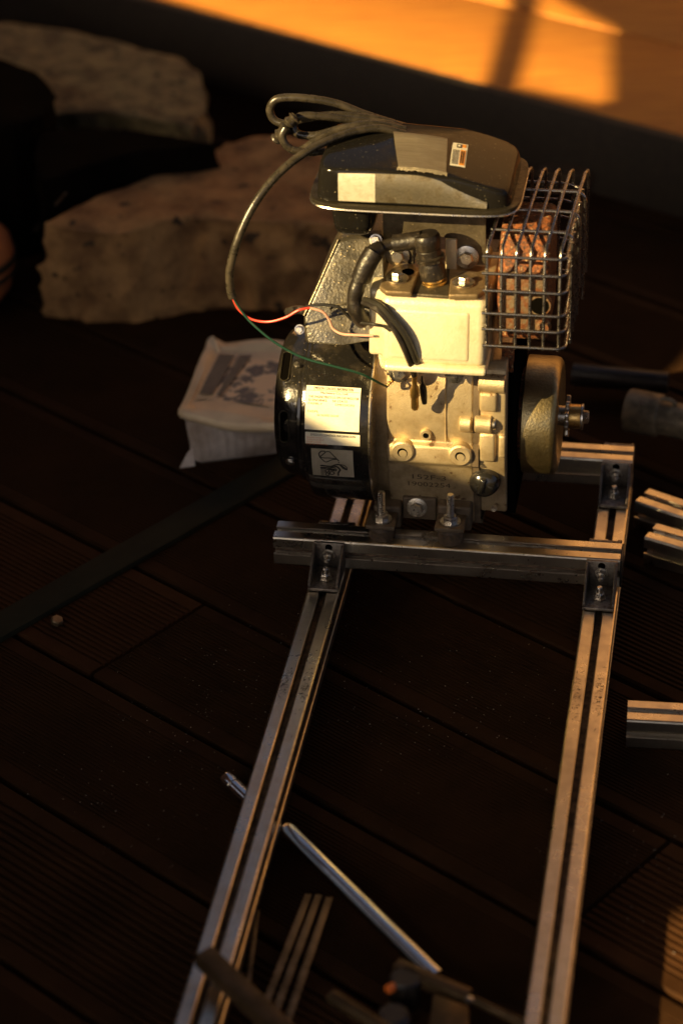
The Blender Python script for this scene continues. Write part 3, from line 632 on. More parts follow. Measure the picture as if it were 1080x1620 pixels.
def pic(pts, w=.0005, closed=False, mt='ink', fill=False):
    f_ = lambda a, b: on_drum(x3l+W3*a, t3b+(H3*b)/RL, RL+.0004)
    mb = MB()
    if fill: mb.add([f_(*p_) for p_ in pts], [tuple(range(len(pts)))])
    else:
        seq = pts+[pts[0]] if closed else pts
        for (a, b), (c_, d_) in zip(seq[:-1], seq[1:]):
            dx, dy = (c_-a)*W3, (d_-b)*H3; l_ = sqrt(dx*dx+dy*dy) or 1; nx, ny = -dy/l_*w/W3, dx/l_*w/H3
            mb.add([f_(a+nx, b+ny), f_(c_+nx, d_+ny), f_(c_-nx, d_-ny), f_(a-nx, b-ny)], [(0, 1, 2, 3)])
    en.part('pictogram', mb, mt, L3, smooth=0)
pic([(.20, .72), (.36, .92), (.44, .93), (.62, .68), (.50, .66), (.36, .56), (.32, .56)], closed=True)
pic([(.20, .72), (.30, .70), (.42, .71), (.60, .70)]); pic([(.20, .74), (.18, .84), (.24, .93), (.34, .93)], .0006)
pic([(.62, .68), (.66, .62)], .0006); pic([(.63, .60), (.65, .55), (.68, .58)], closed=True, fill=True)
pic([(.20, .42), (.46, .40), (.58, .48), (.66, .50), (.80, .36), (.84, .30)], .0008); pic([(.66, .50), (.78, .48), (.84, .40), (.84, .30), (.76, .34)], closed=True)
pic([(.20, .34), (.44, .34), (.60, .42), (.68, .30), (.62, .16), (.62, .04)], .0008)
for b in (.30, .25, .20, .15, .10, .05): pic([(.20, b), (.28+.05*(b > .1), b)], .0004)
for a_, b_, r_ in ((.36, .22, .05), (.47, .14, .06), (.36, .08, .05), (.55, .28, .04)):
    pic([(a_+r_*cos(k), b_+r_*1.1*sin(k)) for k in range(6)], .0006, True)
pic([(.28, .30), (.50, .32), (.58, .34), (.52, .22), (.44, .24), (.36, .30)], fill=True)
# drive side: dark back plate, clutch drum, sprocket
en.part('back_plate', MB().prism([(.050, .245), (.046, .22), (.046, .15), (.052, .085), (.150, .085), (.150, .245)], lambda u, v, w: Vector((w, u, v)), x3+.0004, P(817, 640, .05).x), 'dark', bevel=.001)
xd = P(822, 655, .045).x; xe = P(880, 655, .045).x; wd = xe-xd; RD = .0548
dr = en.part('clutch_drum', MB().lathe([(.006, .012), (.004, .050), (.0015, RD-.002), (.0, RD-.001), (.001, RD), (wd-.007, RD), (wd-.003, RD-.0014), (wd-.0008, RD-.0045), (wd, RD-.009), (wd-.001, RD-.013), (wd-.003, .014)], (xd, CY, CZ), (1, 0, 0), 96), 'brass_plate', smooth=40)
en.part('clutch_shoe', MB().lathe([(-.0050, .03), (-.0050, RD-.012), (.004, RD-.012)], (xd, CY, CZ), (1, 0, 0), 60), 'rust')
xsp = P(892, 655, .08).x; mb = MB(); nT = 10
pr = []
for k in range(nT*4):
    a = 2*pi*k/(nT*4); r = (.0200, .0200, .0158, .0158)[k % 4]; pr.append((CY+r*cos(a), CZ+r*sin(a)))
mb.prism(pr, lambda u, v, w: Vector((w, u, v)), xsp, xsp+.0034)
spk = en.part('sprocket', mb, 'steel', bevel=.0006)
en.part('hub', MB().lathe([(0, .0115), (.010, .0115), (.0105, .0105)], (xsp+.0036, CY, CZ), (1, 0, 0), 32), 'brass', spk)
en.part('washer', MB().lathe([(0, .0122), (.0018, .0122)], (xsp+.0143, CY, CZ), (1, 0, 0), 32), 'steel', spk)
en.part('bolt', MB().lathe([(0, .0064), (.0042, .0064), (.005, .005)], (xsp+.0163, CY, CZ), (1, 0, 0), 6), 'steel', spk, smooth=20)
en.part('crankshaft', MB().cyl((xd-.02, CY, CZ), (xsp+.001, CY, CZ), .0095), 'steel')
# ---------------------------------------------------- fuel tank
tz = P(640, 330, .020).z; tx0 = P(495, 320, .045).x-.002; tx1 = P(812, 330, .045).x+.006
ty0, ty1 = .018, .140; TX, TY = (tx0+tx1)/2, (ty0+ty1)/2; HX, HY = (tx1-tx0)/2, (ty1-ty0)/2
def rrect(k, n, hx, hy, r):
    a = 2*pi*(k+.5)/n; c_, s_ = cos(a), sin(a)
    e = 2/(9.0 if r < .025 else 6.0)
    return Vector((hx*math.copysign(abs(c_)**e, c_), hy*math.copysign(abs(s_)**e, s_), 0))
NT = 120
def tank_h(x, y):          # height of the shell's top over the flange
    u = (x-TX)/HX; v = (y-TY)/HY
    return .0265 + .003*(1-u*u) + .0035*(1-v*v) - .019*max(0, u)**1.6
mb = MB(); vs = []; fs = []
rr_ = [0.0001, .3, .55, .72, .84, .90, .935, .950, .962, .971, .979, .987, 1.0]
pf = [1, 1, 1, 1, 1, 1, .993, .975, .94, .86, .74, .55, 0]
for r, h in zip(rr_, pf):
    for k in range(NT):
        d = rrect(k, NT, HX-.0065, HY-.0065, .02)*r; x, y = TX+d.x, TY+d.y; vs.append(Vector((x, y, tz+.0014+tank_h(x, y)*h)))
for i in range(len(rr_)-1):
    for k in range(NT): k2 = (k+1) % NT; fs.append((i*NT+k, i*NT+k2, (i+1)*NT+k2, (i+1)*NT+k))
fs.append(tuple(range(NT)))
tank = en.part('fuel_tank', mb.add(vs, fs), 'tank', smooth=60)
mb = MB(); vs = []; fs = []
fl = [(.92, .0012), (.988, .0014), (1.0, .0010), (1.003, -.0008), (1.0, -.0028), (.988, -.0032), (.95, -.0016), (.90, -.0014)]
for r, z_ in fl:
    for k in range(NT): d = rrect(k, NT, HX, HY, .03)*r; vs.append(Vector((TX+d.x, TY+d.y, tz+z_)))
for i in range(len(fl)-1):
    for k in range(NT): k2 = (k+1) % NT; fs.append((i*NT+k, i*NT+k2, (i+1)*NT+k2, (i+1)*NT+k))
en.part('tank_flange', mb.add(vs, fs), 'flange', tank, smooth=50)
en.part('rim_bead', MB().tube([Vector((TX, TY, tz-.0034))+rrect(k, NT, HX, HY, .03)*.999 for k in range(NT)], .0011, 8, 1, closed=True), 'steel', tank)
mb = MB(); vs = []; fs = []
for z_, s_ in ((-.0002, 1), (-.012, .985), (-.020, .93), (-.024, .8), (-.0245, .01)):
    for k in range(NT): d = rrect(k, NT, HX-.012, HY-.012, .03)*s_; vs.append(Vector((TX+d.x, TY+d.y+.004, tz+z_)))
for i in range(4):
    for k in range(NT): k2 = (k+1) % NT; fs.append((i*NT+k, i*NT+k2, (i+1)*NT+k2, (i+1)*NT+k))
# worn front face of the shell, plus a painted reflection patch
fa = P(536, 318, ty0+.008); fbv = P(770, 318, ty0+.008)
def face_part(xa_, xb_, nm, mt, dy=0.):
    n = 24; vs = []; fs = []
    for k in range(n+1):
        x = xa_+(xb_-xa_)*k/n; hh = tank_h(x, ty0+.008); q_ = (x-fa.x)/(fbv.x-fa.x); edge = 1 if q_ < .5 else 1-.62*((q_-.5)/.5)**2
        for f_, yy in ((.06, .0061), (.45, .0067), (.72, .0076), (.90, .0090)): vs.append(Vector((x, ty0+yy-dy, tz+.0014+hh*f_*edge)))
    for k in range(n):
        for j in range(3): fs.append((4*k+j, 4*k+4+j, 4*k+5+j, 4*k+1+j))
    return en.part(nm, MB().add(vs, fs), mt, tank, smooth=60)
face_part(fa.x, fa.x+(fbv.x-fa.x)*.25, 'glare_patch', 'glare', .0013)
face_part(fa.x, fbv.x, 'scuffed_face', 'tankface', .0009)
# sump under the left of the tank
sx0 = P(520, 345, .03).x; sx1 = P(592, 345, .03).x; zb2 = P(560, 374, .035).z
mb = MB(); vs = []; fs = []; n = 48
for z_, s_ in ((tz-.0016, 1), (zb2+.012, .93), (zb2+.005, .86), (zb2+.001, .72), (zb2, .5), (zb2-.0002, .01)):
    for k in range(n):
        a = 2*pi*k/n; c_, s2 = cos(a), sin(a)
        vs.append(Vector(((sx0+sx1)/2+(sx1-sx0)/2*s_*math.copysign(abs(c_)**.45, c_), .058+.030*s_*math.copysign(abs(s2)**.45, s2), z_)))
for i in range(5):
    for k in range(n): k2 = (k+1) % n; fs.append((i*n+k, i*n+k2, (i+1)*n+k2, (i+1)*n+k))
en.part('tank_sump', MB().add(vs, fs), 'tank', tank, smooth=60)
en.part('tank_underside', MB().box(tx0+.02, tx1-.02, ty0+.02, ty1-.02, tz-.0090, tz-.0012), 'tank', tank, bevel=.003)
# warning label on the tank
def on_tank(px, py, up=.0010):
    z_ = tz+.04
    for _ in range(6): v = LZ(px, py, z_); z_ = tz+.0014+tank_h(v.x, v.y)
    return v, z_+up
def tank_xy(x, y, up=.0006): return Vector((x, y, tz+.0014+tank_h(x, y)+up))
c0 = on_tank(716, 226)[0]; c1 = on_tank(740, 230)[0]; c2 = on_tank(735, 266)[0]; c3 = on_tank(711, 262)[0]
def lq(a, b, up):           # a across, b down the label
    v = (c0.lerp(c1, a)).lerp(c3.lerp(c2, a), b); return tank_xy(v.x, v.y, up)
def patch(a0, a1, b0, b1, up, nm, mt, par, n=5):
    vs = []; fs = []
    for i in range(n+1):
        for j in range(n+1): vs.append(lq(a0+(a1-a0)*i/n, b0+(b1-b0)*j/n, up))
    for i in range(n):
        for j in range(n): k = i*(n+1)+j; fs.append((k, k+1, k+n+2, k+n+1))
    return en.part(nm, MB().add(vs, fs), mt, par)
wl = patch(0, 1, 0, 1, .0005, 'warning_label', 'paper', tank)
patch(.58, .92, .30, .95, .0008, 'orange_field', 'orange_ink', wl)
patch(.66, .90, .04, .18, .0008, 'orange_field', 'orange_ink', wl)
for i in range(6): patch(.08+.075*i, .11+.075*i, .32, .94, .0008, 'text_line', 'ink', wl, 2)
for i in range(2): patch(.62+.14*i, .70+.14*i, .36, .88, .0010, 'text_line', 'ink', wl, 2)
patch(.30, .60, .05, .22, .0008, 'symbol', 'ink', wl, 2); patch(.36, .54, .09, .18, .0010, 'symbol', 'paper', wl, 2)
# ---------------------------------------------------- muffler and its wire guard
mx0 = P(788, 400, .02).x; mx1 = P(868, 450, .02).x
mf = [(.012, .292), (.010, .34), (.014, .355), (.030, .378), (.05, .388), (.085, .388), (.098, .37), (.1, .30), (.09, .286), (.02, .286)]
mu = en.part('muffler', MB().prism(mf, lambda u, v, w: Vector((w, u, v)), mx0, mx1), 'rust', bevel=.006, seg=3)
a = P(792, 432, .009); b = P(862, 528, .009)
en.part('muffler_face', MB().box(a.x, b.x, .0075, .02, b.z, a.z), 'muffler_pale', mu, bevel=.004, seg=3)
p = P(853, 484, .005)
en.part('outlet', MB().lathe([(0, .0065), (0, .0095), (.004, .0105), (.006, .0105)], p, (0, 1, 0), 28), 'muffler_pale', mu)
en.part('outlet_hole', MB().lathe([(0, .0080), (.0003, .0080)], p+Vector((0, -.0003, 0)), (0, 1, 0), 28), 'dark', mu)
p = P(858, 520, .004); en.part('spark_screen', MB().lathe([(0, .005), (.005, .007)], p, (0, 1, 0), 20), 'muffler_pale', mu)
en.part('exhaust_pipe', MB().tube([(cb.x-.012, .06, .30), (mx0+.004, .06, .31)], .011, 20, 1), 'rust', mu)
en.part('exhaust_tab', MB().box(P(793, 570, .05).x, P(812, 570, .05).x, .048, .055, P(800, 588, .05).z, P(800, 545, .05).z), 'rust', mu, bevel=.001)
gx0 = P(769, 470, -.006).x; gx1 = P(884, 470, -.006).x; gy0 = -.006; gy1 = .118; WR = .00145
cg = en.part('wire_guard', MB().tube([(gx0, gy0, P(770, 400, gy0).z), (gx0, gy0, P(770, 548, gy0).z)], WR, 8, 1), 'cage')
ztop = P(770, 397, gy0).z; zlow = P(770, 546, gy0).z
ztb = ztop+.034                           # height of the guard's back edge
def arc(c, r, a0, a1, n=6): return [(c[0]+r*cos(a0+(a1-a0)*k/n), c[1]+r*sin(a0+(a1-a0)*k/n)) for k in range(n+1)]
# horizontal hoops: along the front, round the right corner, to the back
for px, py in ((770, 403), (770, 430), (770, 457), (770, 493), (770, 518), (770, 544)):
    z_ = P(px, py, gy0).z; pts = [(gx0-.003, gy0-.0028, z_)]
    pts += [(x, y, z_) for x, y in arc((gx1-.002, gy0-.0028+.008), .008, -pi/2, 0, 5)]
    pts += [(gx1+.006, gy1*.35, z_+.004), (gx1+.008, gy1*.7, z_+.006), (gx1+.006, gy1, z_+.008)]
    jj = random.uniform(-.0008, .0008); pts = [(x+jj, y, z2) for x, y, z2 in pts]
    pts += [(gx1-.01, gy1+.008, z_+.008), (gx0+.01, gy1+.008, z_+.008)]
    en.part('wire', MB().tube(pts, WR, 8, 1), 'cage', cg, smooth=50)
# upright wires that bend back over the top
for i in range(6):
    x = gx0+(gx1-gx0)*i/5+random.uniform(-.0006, .0006); k = .03*(i/5)
    pts = [(x, gy0, zlow-.002), (x, gy0, ztop-.004)]
    pts += [(x+.0006, gy0+.004, ztop+.003)]
    pts += [(x+.006, gy1*.5, ztop+.014), (x+.011, gy1-.006, ztb-.012), (x+.0125, gy1, ztb-.0125), (x+.013, gy1+.005, ztb-.020), (x+.013, gy1+.005, zlow+.01)]
    en.part('wire', MB().tube(pts, WR, 8, 1), 'cage', cg, smooth=50)
# wires across the sloping top, bent down the right side
for j, yy in enumerate((.022, .052, .082)):
    f_ = (yy-gy0)/(gy1-gy0); z_ = ztop+.004+(ztb-.0125-ztop)*f_-.002; xo = .011*f_
    pts = [(gx0+xo-.002, yy, z_), (gx1+xo-.002, yy, z_)]+[(gx1+xo-.002+.008*sin(a_), yy, z_-.008+.008*cos(a_)) for a_ in (.4, .8, 1.2, 1.57)]
    pts += [(gx1+xo+.006, yy, zlow+.004)]
    en.part('wire', MB().tube(pts, WR, 8, 1), 'cage', cg, smooth=50)
for yy in (gy0+.012, .026, .046, .066, .086, gy1-.006):
    en.part('wire', MB().tube([(gx1+.009, yy, ztop+.006), (gx1+.0095, yy, zlow)], WR, 8, 1), 'cage', cg, smooth=50)

# ------------------------------------------------------------------ tape and the bundled cable on the tank
vs = []; fs = []; n = 20; m_ = 8
lA = on_tank(627, 277)[0]; lB = on_tank(705, 276)[0]; lC = on_tank(708, 213)[0]; lD = on_tank(620, 207)[0]
lA.y = lB.y = ty0+.0125; ya = lA.y
for i in range(n+1):
    f_ = i/n
    for j in range(m_+1):
        g = j/m_; q_ = lA.lerp(lB, g).lerp(lD.lerp(lC, g), f_); x, y = q_.x, q_.y
        v = tank_xy(x, y, .0010); v.z += .0050*math.exp(-((f_-.80)/.2)**2)*(1-.6*g)+.0006*noise.noise(v*90)
        v.z -= .009*max(0, (f_-.72)/.28)**2
        vs.append(v)
for i in range(n):
    for j in range(m_): k = i*(m_+1)+j; fs.append((k, k+1, k+m_+2, k+m_+1))
tp = solo('tape', MB().add(vs, fs), 'tape', 'wide strip of grey tape holding the cable onto the black fuel tank', 'tape', vs[4], smooth=60)
pts = []
mb = MB(); vv = []; ff = []
for j in range(25):
    x = lA.x-.001+(lB.x-lA.x+.002)*j/24; w = .0006*sin(j*2.3)+.0006*sin(j*.9); v = tank_xy(x, ya, .0010)
    vv += [v+Vector((0, .0006, .0004)), v+Vector((0, -.0026+w, -.0014+w*.3))]
for j in range(24): ff.append((2*j, 2*j+1, 2*j+3, 2*j+2))
o = link('torn_edge', mesh_of('torn_edge', MB().add(vv, ff), 'tape', Vector(vs[4])), tp)

ct = Thing('power_cable', 'bundled grey black cable taped to the tank, looping left and ending in thin wires', 'cable', P(560, 230, .05))
def yd(px, py, y): return P(px, py, y)
R1 = .0036
# points: (px, py, y)
loops = [
  [(640, 200, .135), (615, 193, .128), (575, 180, .120), (530, 163, .115), (480, 155, .110), (440, 156, .108), (427, 172, .107), (434, 190, .106), (455, 196, .104), (480, 188, .104), (530, 182, .108), (580, 186, .116), (615, 193, .122), (640, 203, .128)],
  [(640, 206, .120), (612, 196, .115), (560, 190, .110), (510, 184, .100), (475, 184, .094), (464, 198, .090), (472, 212, .088), (500, 214, .088), (545, 202, .094), (590, 196, .104), (640, 205, .114)],
  [(640, 210, .112), (600, 201, .105), (550, 205, .095), (510, 216, .084), (475, 238, .074), (455, 232, .070), (446, 216, .070), (452, 202, .072)],
]
for lp in loops: ct.part('cable_loop', MB().tube([P(*q) for q in lp], R1, 12, 6), 'cable')
main = [(640, 212, .106), (600, 203, .098), (560, 208, .088), (520, 222, .072), (485, 240, .055), (450, 266, .040), (420, 298, .028), (395, 336, .018), (375, 382, .010), (364, 425, .006), (364, 455, .004), (368, 471, .003)]
mc = ct.part('main_cable', MB().tube([P(*q) for q in main], R1*1.02, 14, 8), 'cable')
main2 = [(640, 216, .104), (600, 222, .098), (560, 232, .086), (520, 238, .074), (490, 242, .064), (462, 236, .060)]
ct.part('cable_loop', MB().tube([P(*q) for q in main2], R1*.8, 12, 6), 'cable')
tie = [(436, 222, .082), (444, 212, .082), (452, 200, .084), (462, 190, .086), (468, 184, .088)]
ct.part('taped_knot', MB().tube([P(*q) for q in tie], .0050, 14, 5, rf=lambda u: 1+.22*sin(u*31)+.1*sin(u*77)), 'cable')
red = [(368, 471, .003), (378, 490, .002), (398, 505, .000), (425, 509, -.002), (452, 502, -.004), (472, 491, -.004), (490, 487, -.002)]
wh = [(490, 487, -.002), (510, 493, .000), (520, 505, .002), (526, 519, .003), (540, 528, .002), (562, 530, .002), (590, 531, .004)]
ct.part('red_wire', MB().tube([P(*q) for q in red], .00112, 8, 8), 'red', mc)
ct.part('red_wire', MB().tube([P(*q) for q in wh], .00112, 8, 8), 'pink', mc)
gr = [(369, 472, .003), (388, 500, .000), (410, 522, -.004), (440, 545, -.006), (480, 566, -.006), (530, 580, -.005), (570, 591, -.002), (600, 606, .006), (612, 612, .016)]
ct.part('green_wire', MB().tube([P(*q) for q in gr], .00112, 8, 8), 'green', mc)
bk = [(478, 490, .000), (488, 484, .002), (510, 482, .003), (535, 486, .004), (548, 498, .005), (562, 509, .004), (590, 513, -.006), (606, 516, -.006), (618, 524, -.008)]
ct.part('black_wire', MB().tube([P(*q) for q in bk], .0014, 8, 8), 'wire', mc)
cs = [(610, 612, .016), (616, 606, .020), (624, 600, .022), (632, 598, .022)]
ct.part('copper_end', MB().tube([P(*q) for q in cs], .0016, 6, 6, rf=lambda u: 1+.4*sin(u*40)), 'copper', mc)

# ------------------------------------------------------------------ plastic tub behind the engine
HT = .062
tl = [PZ(333, 541, HT), PZ(280, 655, HT), PZ(462, 678, HT), PZ(490, 545, HT)]      # back left, front left, front right, back right
bl = [PZ(352, 640, 0), PZ(296, 742, 0), PZ(452, 722, 0), PZ(480, 640, 0)]
tb = Thing('plastic_tub', 'translucent white plastic food tub with ribbed sides and lid behind the black housing', 'tub', sum(bl, Vector())/4, 'W')
vs = []; fs = []; ns = 40
def quad_ring(q, amp, k_in=0.):
    c = sum(q, Vector())/4; out = []
    for s_ in range(4):
        a = q[s_]; b = q[(s_+1) % 4]; d = (b-a); nrm = Vector((d.y, -d.x, 0)).normalized()
        for k in range(ns):
            t_ = k/ns; p_ = a.lerp(b, t_); wv = amp*sin(t_*2*pi*11) * (1 if .06 < t_ < .94 else 0)
            r_ = min(t_, 1-t_); rc = .010*max(0, 1-r_/.08)**2
            p_ = p_ + (c-p_).normalized()*rc + nrm*wv; out.append(p_+(c-p_)*k_in)
    return out
levels = [(0, .10), (.10, .02), (.5, .02), (.90, .015)]
for h, kin in levels:
    q = [b_.lerp(t_, h) for b_, t_ in zip(bl, tl)]; vs += quad_ring(q, .0009 if .05 < h else 0, kin+.035)
nn = 4*ns
for i in range(len(levels)-1):
    for k in range(nn): k2 = (k+1) % nn; fs.append((i*nn+k, i*nn+k2, (i+1)*nn+k2, (i+1)*nn+k))
fs.append(tuple(range(nn))[::-1])
tb.part('tub_body', MB().add(vs, fs), 'plastic_side', smooth=60)
vs = []; fs = []
lv = [(.93, 0, -.010), (1.0, 0, -.009), (1.03, 0, -.004), (1.02, 0, .001), (.99, 0, .002), (.86, 0, .002), (.84, 0, -.0015), (.80, 0, -.002), (.02, 0, -.002)]
c = sum(tl, Vector())/4
for sc_, _, dz in lv:
    ring = quad_ring(tl, 0)
    for i, p_ in enumerate(ring):
        u = (i % ns)/ns; wob = .004*sin(u*pi*2+(i//ns)*1.7) if sc_ > .9 else .001*sin(u*6)
        e_ = .010*max(0, 1-abs((i-0) % nn)/6) if sc_ > .95 and (i < 6 or i > nn-6) else 0
        if sc_ > .95 and i > nn-6: e_ = .010*(1-(nn-i)/6)
        vs.append(c+(p_-c)*sc_+Vector((0, 0, dz+wob*.8+e_)))
for i in range(len(lv)-1):
    for k in range(nn): k2 = (k+1) % nn; fs.append((i*nn+k, i*nn+k2, (i+1)*nn+k2, (i+1)*nn+k))
fs.append(tuple((len(lv)-1)*nn+k for k in range(nn)))
lid = tb.part('lid', MB().add(vs, fs), 'plastic', smooth=60)
def lidq(u, v, dz=0): return tl[0].lerp(tl[3], u).lerp(tl[1].lerp(tl[2], u), v)+Vector((0, 0, dz))
tb.part('lid_film', MB().add([lidq(.13, .20, -.0010), lidq(.90, .20, -.0010), lidq(.88, .76, -.0010), lidq(.10, .76, -.0010)], [(0, 1, 2, 3)]), 'film', lid, smooth=0)
tb.part('printed_band', MB().add([lidq(.14, .17, .0008), lidq(.30, .17, .0008), lidq(.23, .72, .0008), lidq(.115, .72, .0008)], [(0, 1, 2, 3)]), 'film_dark', lid, smooth=0)
tb.part('printed_band', MB().add([lidq(.34, .17, .0008), lidq(.46, .17, .0008), lidq(.31, .72, .0008), lidq(.27, .72, .0008)], [(0, 1, 2, 3)]), 'film_dark', lid, smooth=0)
a = PZ(284, 741, 0); tb.part('folded_corner', MB().add([a, a+Vector((.016, .002, .001)), a+Vector((.016, .012, .022)), a+Vector((.008, .010, .012))], [(0, 1, 2, 3)]), 'plastic_side', smooth=0)

# ------------------------------------------------------------------ loose metal lying about
def bar(name, mt, label, cat, a, b, w, h, up=(0, 0, 1), frame='W', group=None, bev=.0006):
    d = b-a
    mb = MB().ext([(-w/2, -h/2), (w/2, -h/2), (w/2, h/2), (-w/2, h/2)], a, d, up, d.length)
    return solo(name, mb, mt, label, cat, a, frame, group=group, bevel=bev)
e1 = PZ(-120, 1060, .003); e2 = PZ(520, 698, .003)
bar('steel_bar', 'blacksteel', 'long flat black steel bar lying diagonally on the deck at left', 'metal bar', e1, e2, .034, .006)
# loose slotted profiles at the right
def loose(px, py, ztop_, d_local, L, label, rot=0.):
    p = LZ(px, py, ztop_); ax_ = Vector(d_local).normalized(); side = Vector((ax_.y, -ax_.x, 0))
    o_ = p+side*.015+Vector((0, 0, -.015))
    solo('aluminium_profile', extrusion(o_, ax_, L), 'alu', label, 'metal profile', p, group='loose aluminium profiles', smooth=20)
def dirpx(a, b, z_): return LZ(b[0], b[1], z_)-LZ(a[0], a[1], z_)
def loose2(front, ztop_, L, label):
    a = LZ(front[0][0], front[0][1], ztop_); b = LZ(front[1][0], front[1][1], ztop_); ax_ = (b-a).normalized(); nrm = Vector((-ax_.y, ax_.x, 0))
    o_ = a+nrm*.015+Vector((0, 0, -.015))
    solo('aluminium_profile', extrusion(o_, ax_, L), 'alu', label, 'metal profile', a, group='loose aluminium profiles', smooth=20)
loose2(((991, 1139), (1080, 1144)), .030, .4, 'loose slotted aluminium profile lying lowest at the right edge of the photo')
loose2(((1003, 793), (1080, 819)), .031, .4, 'upper of two angled loose aluminium profiles at right, beside the rear rail bracket')
loose2(((1018, 850), (1080, 868)), .031, .4, 'lower of two angled loose aluminium profiles at right, just beside the front crossbar end')
# dark rods and the sleeved pipe at right
a = PZ(905, 592, .020); b = PZ(1056, 606, .020)
t = Thing('black_tube', 'thick matt black tube with open end lying on the deck right of the engine', 'tube', a, 'W')
t.part('tube', MB().lathe([(0, .0085), (0, .0115), (.001, .012), ((b-a).length, .012)], a, b-a, 32), 'rubber')
t.part('bore', MB().lathe([(.0002, .0086), (.0005, .0086)], a, b-a, 24), 'dark')
a = PZ(992, 648, .040); b = PZ(1045, 658, .040); c = PZ(1180, 690, .040); d = (b-a)
t = Thing('pipe_fitting', 'olive grey pipe with a wider notched collar at the right edge', 'pipe', a, 'W')
t.part('collar', MB().lathe([(0, .016), (.0, .0215), (.002, .0225), (d.length*.95, .0222), (d.length, .0205)], a, d, 40), 'olive')
t.part('pipe', MB().lathe([(d.length*.9, .0175), (d.length*.92, .0182), ((c-a).length, .0182)], a, c-a, 40), 'olive')
t.part('clip', MB().tube([b+Vector((-.002, -.006, .0235)), b+Vector((.006, -.008, .024)), b+Vector((.012, -.010, .020)), b+Vector((.010, -.008, .015))], .0022, 8), 'olive')
t.part('screw', MB().cyl(a+d*.35+Vector((0, -.014, .017)), a+d*.35+Vector((0, -.0165, .0195)), .0022, 12), 'steel')
# chromed tube with flattened tip, and a stub beyond the rail
a = PZ(449, 1308, .010); b = PZ(692, 1548, .012)
solo('chrome_tube', MB().tube([a, a.lerp(b, .03), a.lerp(b, .07), a.lerp(b, .12), a.lerp(b, .5), b], .0076, 24, 3, rf=lambda u: .45+.55*min(1, u/.16)), 'chrome',
     'shiny chromed tube with narrowed tip lying between the two long rails', 'tube', a, 'W', smooth=60)
a = PZ(358, 1233, .009); b = PZ(420, 1292, .009)
t = Thing('chrome_stub', 'short chromed tube end poking out left from beneath the left rail', 'tube', a, 'W')
t.part('tube', MB().lathe([(0, .0050), (0, .0072), (.001, .0075), (.012, .0075), (.0125, .0068), (.0145, .0068), (.015, .0075), ((b-a).length, .0075)], a, b-a, 28), 'chrome')
t.part('bore', MB().lathe([(.0006, .0052), (.0009, .0052)], a, b-a, 20), 'dark')
a = PZ(322, 1512, .062); b = PZ(470, 1655, .055)
bar('black_bar', 'barlit', 'square black bar crossing over the lower end of the left rail', 'metal bar', a, b, .016, .012)
for i, (p0, p1) in enumerate((((488, 1415), (392, 1660)), ((504, 1416), (412, 1665)), ((521, 1420), (436, 1670)))):
    a = PZ(*p0, .006+.003*i); b = PZ(*p1, .006+.003*i)
    bar('metal_strip', 'strip', ('left strip', 'middle strip', 'right strip')[i]+' of three thin dull metal strips fanned out below the chromed tube', 'metal strip', a, b, .0058, .0016, group='thin metal strips on the deck')
a = PZ(407, 1440, .006); b = PZ(392, 1560, .006)
bar('metal_strip', 'strip', 'faint short metal strip lying close beside the left rail near the bottom', 'metal strip', a, b, .004, .0016, group='thin metal strips on the deck')
# hand clamp at the bottom
a = PZ(625, 1530, .030); b = PZ(742, 1580, .030)
t = Thing('clamp_tool', 'dark hand clamp with small orange button at the bottom of the photo', 'clamp', PZ(680, 1590, 0), 'W')
t.part('jaw', MB().ext([(-.006, -.006), (.006, -.006), (.006, .006), (-.006, .006)], a, b-a, (0, 0, 1), (b-a).length), 'barlit', bevel=.002)
p = PZ(640, 1545, .036); t.part('hinge', MB().cyl(p+Vector((0, .0, -.03)), p, .012, 28, .002), 'rubber')
p = PZ(612, 1566, .034); t.part('button', MB().cyl(p+Vector((.012, .012, -.004)), p, .0036, 20, .0012), 'orange')
p = PZ(622, 1602, .034); t.part('grip', MB().lathe([(0, .010), (.002, .013), (.022, .013), (.026, .010)], p+Vector((0, 0, -.026)), (0, 0, 1), 28), 'rubber')
c0_ = PZ(684, 1568, .034); c1_ = PZ(742, 1590, .034)
t.part('body', MB().hexa([PZ(676, 1640, .006), PZ(742, 1650, .006), c1_-Vector((0, 0, .028)), c0_-Vector((0, 0, .028))], [PZ(676, 1640, .034), PZ(742, 1650, .034), c1_, c0_]), 'barlit', bevel=.003)
p = PZ(742, 1583, .040); t.part('screw', MB().lathe([(0, .003), (.002, .003), (.003, .0015)], p, (0, 0, 1), 14), 'steel')
a = PZ(748, 1582, .030); b = PZ(860, 1635, .030)
t.part('rod', MB().cyl(a, b, .0035, 16), 'barlit')
a = PZ(522, 1576, .030); b = PZ(640, 1650, .030)
solo('rod', MB().cyl(a, b, .006, 18, .0015), 'barlit', 'blurred brown rod pointing up left at the bottom edge', 'rod', a, 'W')
p = PZ(90, 986, .0)
solo('nut', MB().lathe([(0, .006), (.004, .006), (.005, .005)], p+Vector((0, 0, .001)), (.3, -.2, 1), 6), 'strip', 'small dark nut lying on the deck beside the black steel bar', 'nut', p, 'W', smooth=20)

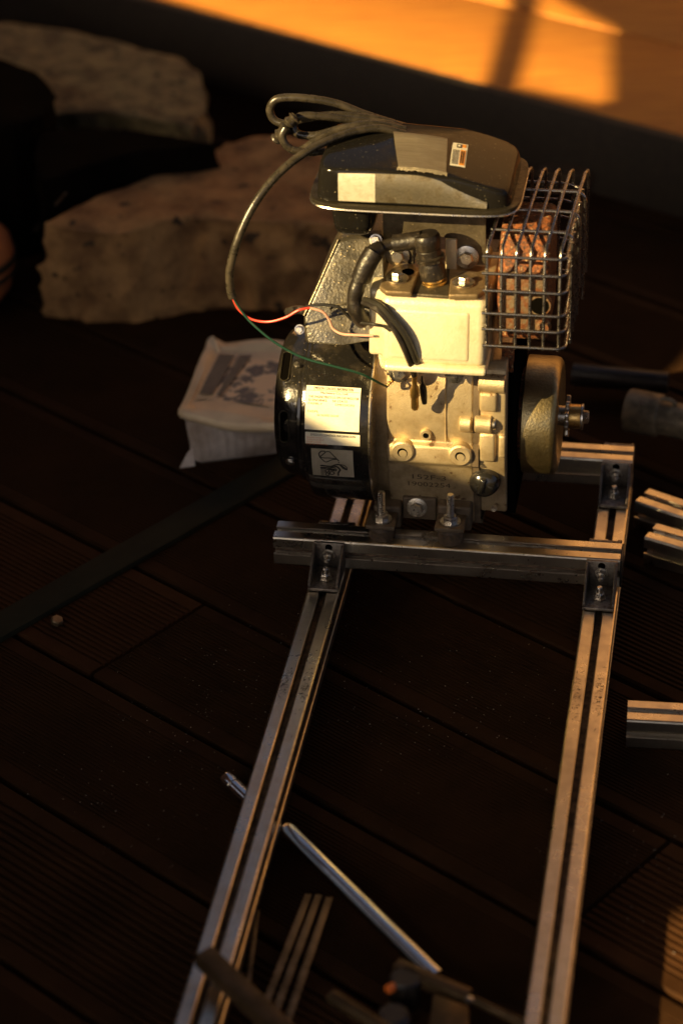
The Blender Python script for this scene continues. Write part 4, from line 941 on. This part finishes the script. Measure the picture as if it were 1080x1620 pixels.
# ------------------------------------------------------------------ unseen boards added for the light: sun screen, warm reflectors behind, roof against sky
from mathutils.geometry import tessellate_polygon
XW = -1.5
def uv(u, x, z): return Vector((XW, u+XW, z+KS*(x-XW)))      # sun ray through the point (x, x+u, z) met by the screen
def V(u, v, zr=.145): return (u, (v-zr)/.55, zr)
holes = [  # openings shaped to place the sunlit patches
  [V(.27, .245), V(.17, .222), V(.10, .192), V(-.07, .213), V(-.185, .240), V(-.20, .266), V(-.315, .305), V(-.315, .62, .4), V(.27, .62, .4)],
  [V(1.75, -.142, .1), V(1.23, .041, .1), V(.93, .147, .1), V(.93, .150, .1), V(1.30, .150, .1), V(1.55, .142, .1), V(1.75, .05, .1)],
  [V(.90, .168, .1), V(.72, .238, .1), V(.99, .229, .1), V(1.24, .168, .1)],
  [V(.88, .243, .1), V(.66, .249, .1), V(.66, .254, .1), V(.88, .250, .1)],
  [V(.86, .262, .1), V(.62, .265, .1), V(.62, .269, .1), V(.86, .266, .1)],
  [V(.84, .279, .1), V(.56, .281, .1), V(.56, .285, .1), V(.84, .283, .1)],
  [V(-.78, .205, 0), V(-.93, .200, 0), V(-1.10, .190, 0), V(-1.10, .34, 0), V(-.78, .30, 0)],
]
def blocker_holes(): return [[uv(*q) for q in h] for h in holes]
outer = [Vector((XW, -3.6, 0)), Vector((XW, 3.2, 0)), Vector((XW, 3.2, 2.3)), Vector((XW, -3.6, 2.3))]
loops_ = [outer]+blocker_holes()
tris = tessellate_polygon(loops_)
flat = [v for lp in loops_ for v in lp]; n = len(flat)
mb = MB(); vs = flat+[v+Vector((-.012, 0, 0)) for v in flat]; fs = [tuple(t_) for t_ in tris]+[tuple(n+i for i in t_)[::-1] for t_ in tris]
k = 0
for lp in loops_:
    for i in range(len(lp)): a_, b_ = k+i, k+(i+1) % len(lp); fs.append((a_, b_, n+b_, n+a_))
    k += len(lp)
solo('sun_blocker', mb.add(vs, fs), 'blocker', 'unseen brown board screen added left of the deck to shape the sunlight', 'wall', (XW, 0, 0), smooth=0)  # added only to block and shape the sun
fw_ = Thing('warm_reflector', 'unseen timber boards added far behind the deck as a warm reflection', 'wall', (1.0, 3.6, 0))  # added for its warm reflection in the metal
for k in range(20):
    hl = .17
    fw_.part('reflector_board', MB().box(-.35, 6.5, 3.6-.012*(k % 2 == 0), 3.64, k*hl, k*hl+hl-.006), 'reflector', smooth=0)
fw2 = Thing('low_reflector', 'unseen low timber boards added behind at left for the rails to reflect', 'fence', (-3, 3.6, 0))  # added and kept low so the left rail still reflects sky
for k in range(9):
    fw2.part('low_reflector_board', MB().box(-6.0, -.38, 3.62, 3.65, k*.17, k*.17+.164), 'reflector', smooth=0)

rf_ = Thing('sky_blocker', 'unseen boards added high above the deck to cut the sky light', 'roof', (0, 0, 2.5))  # added to block light from the sky overhead
for k in range(14):
    rf_.part('sky_blocker_board', MB().box(-1.7, 3.2, -3.4+.27*k, -3.4+.27*k+.262, 2.5, 2.52), 'blocker', smooth=0)
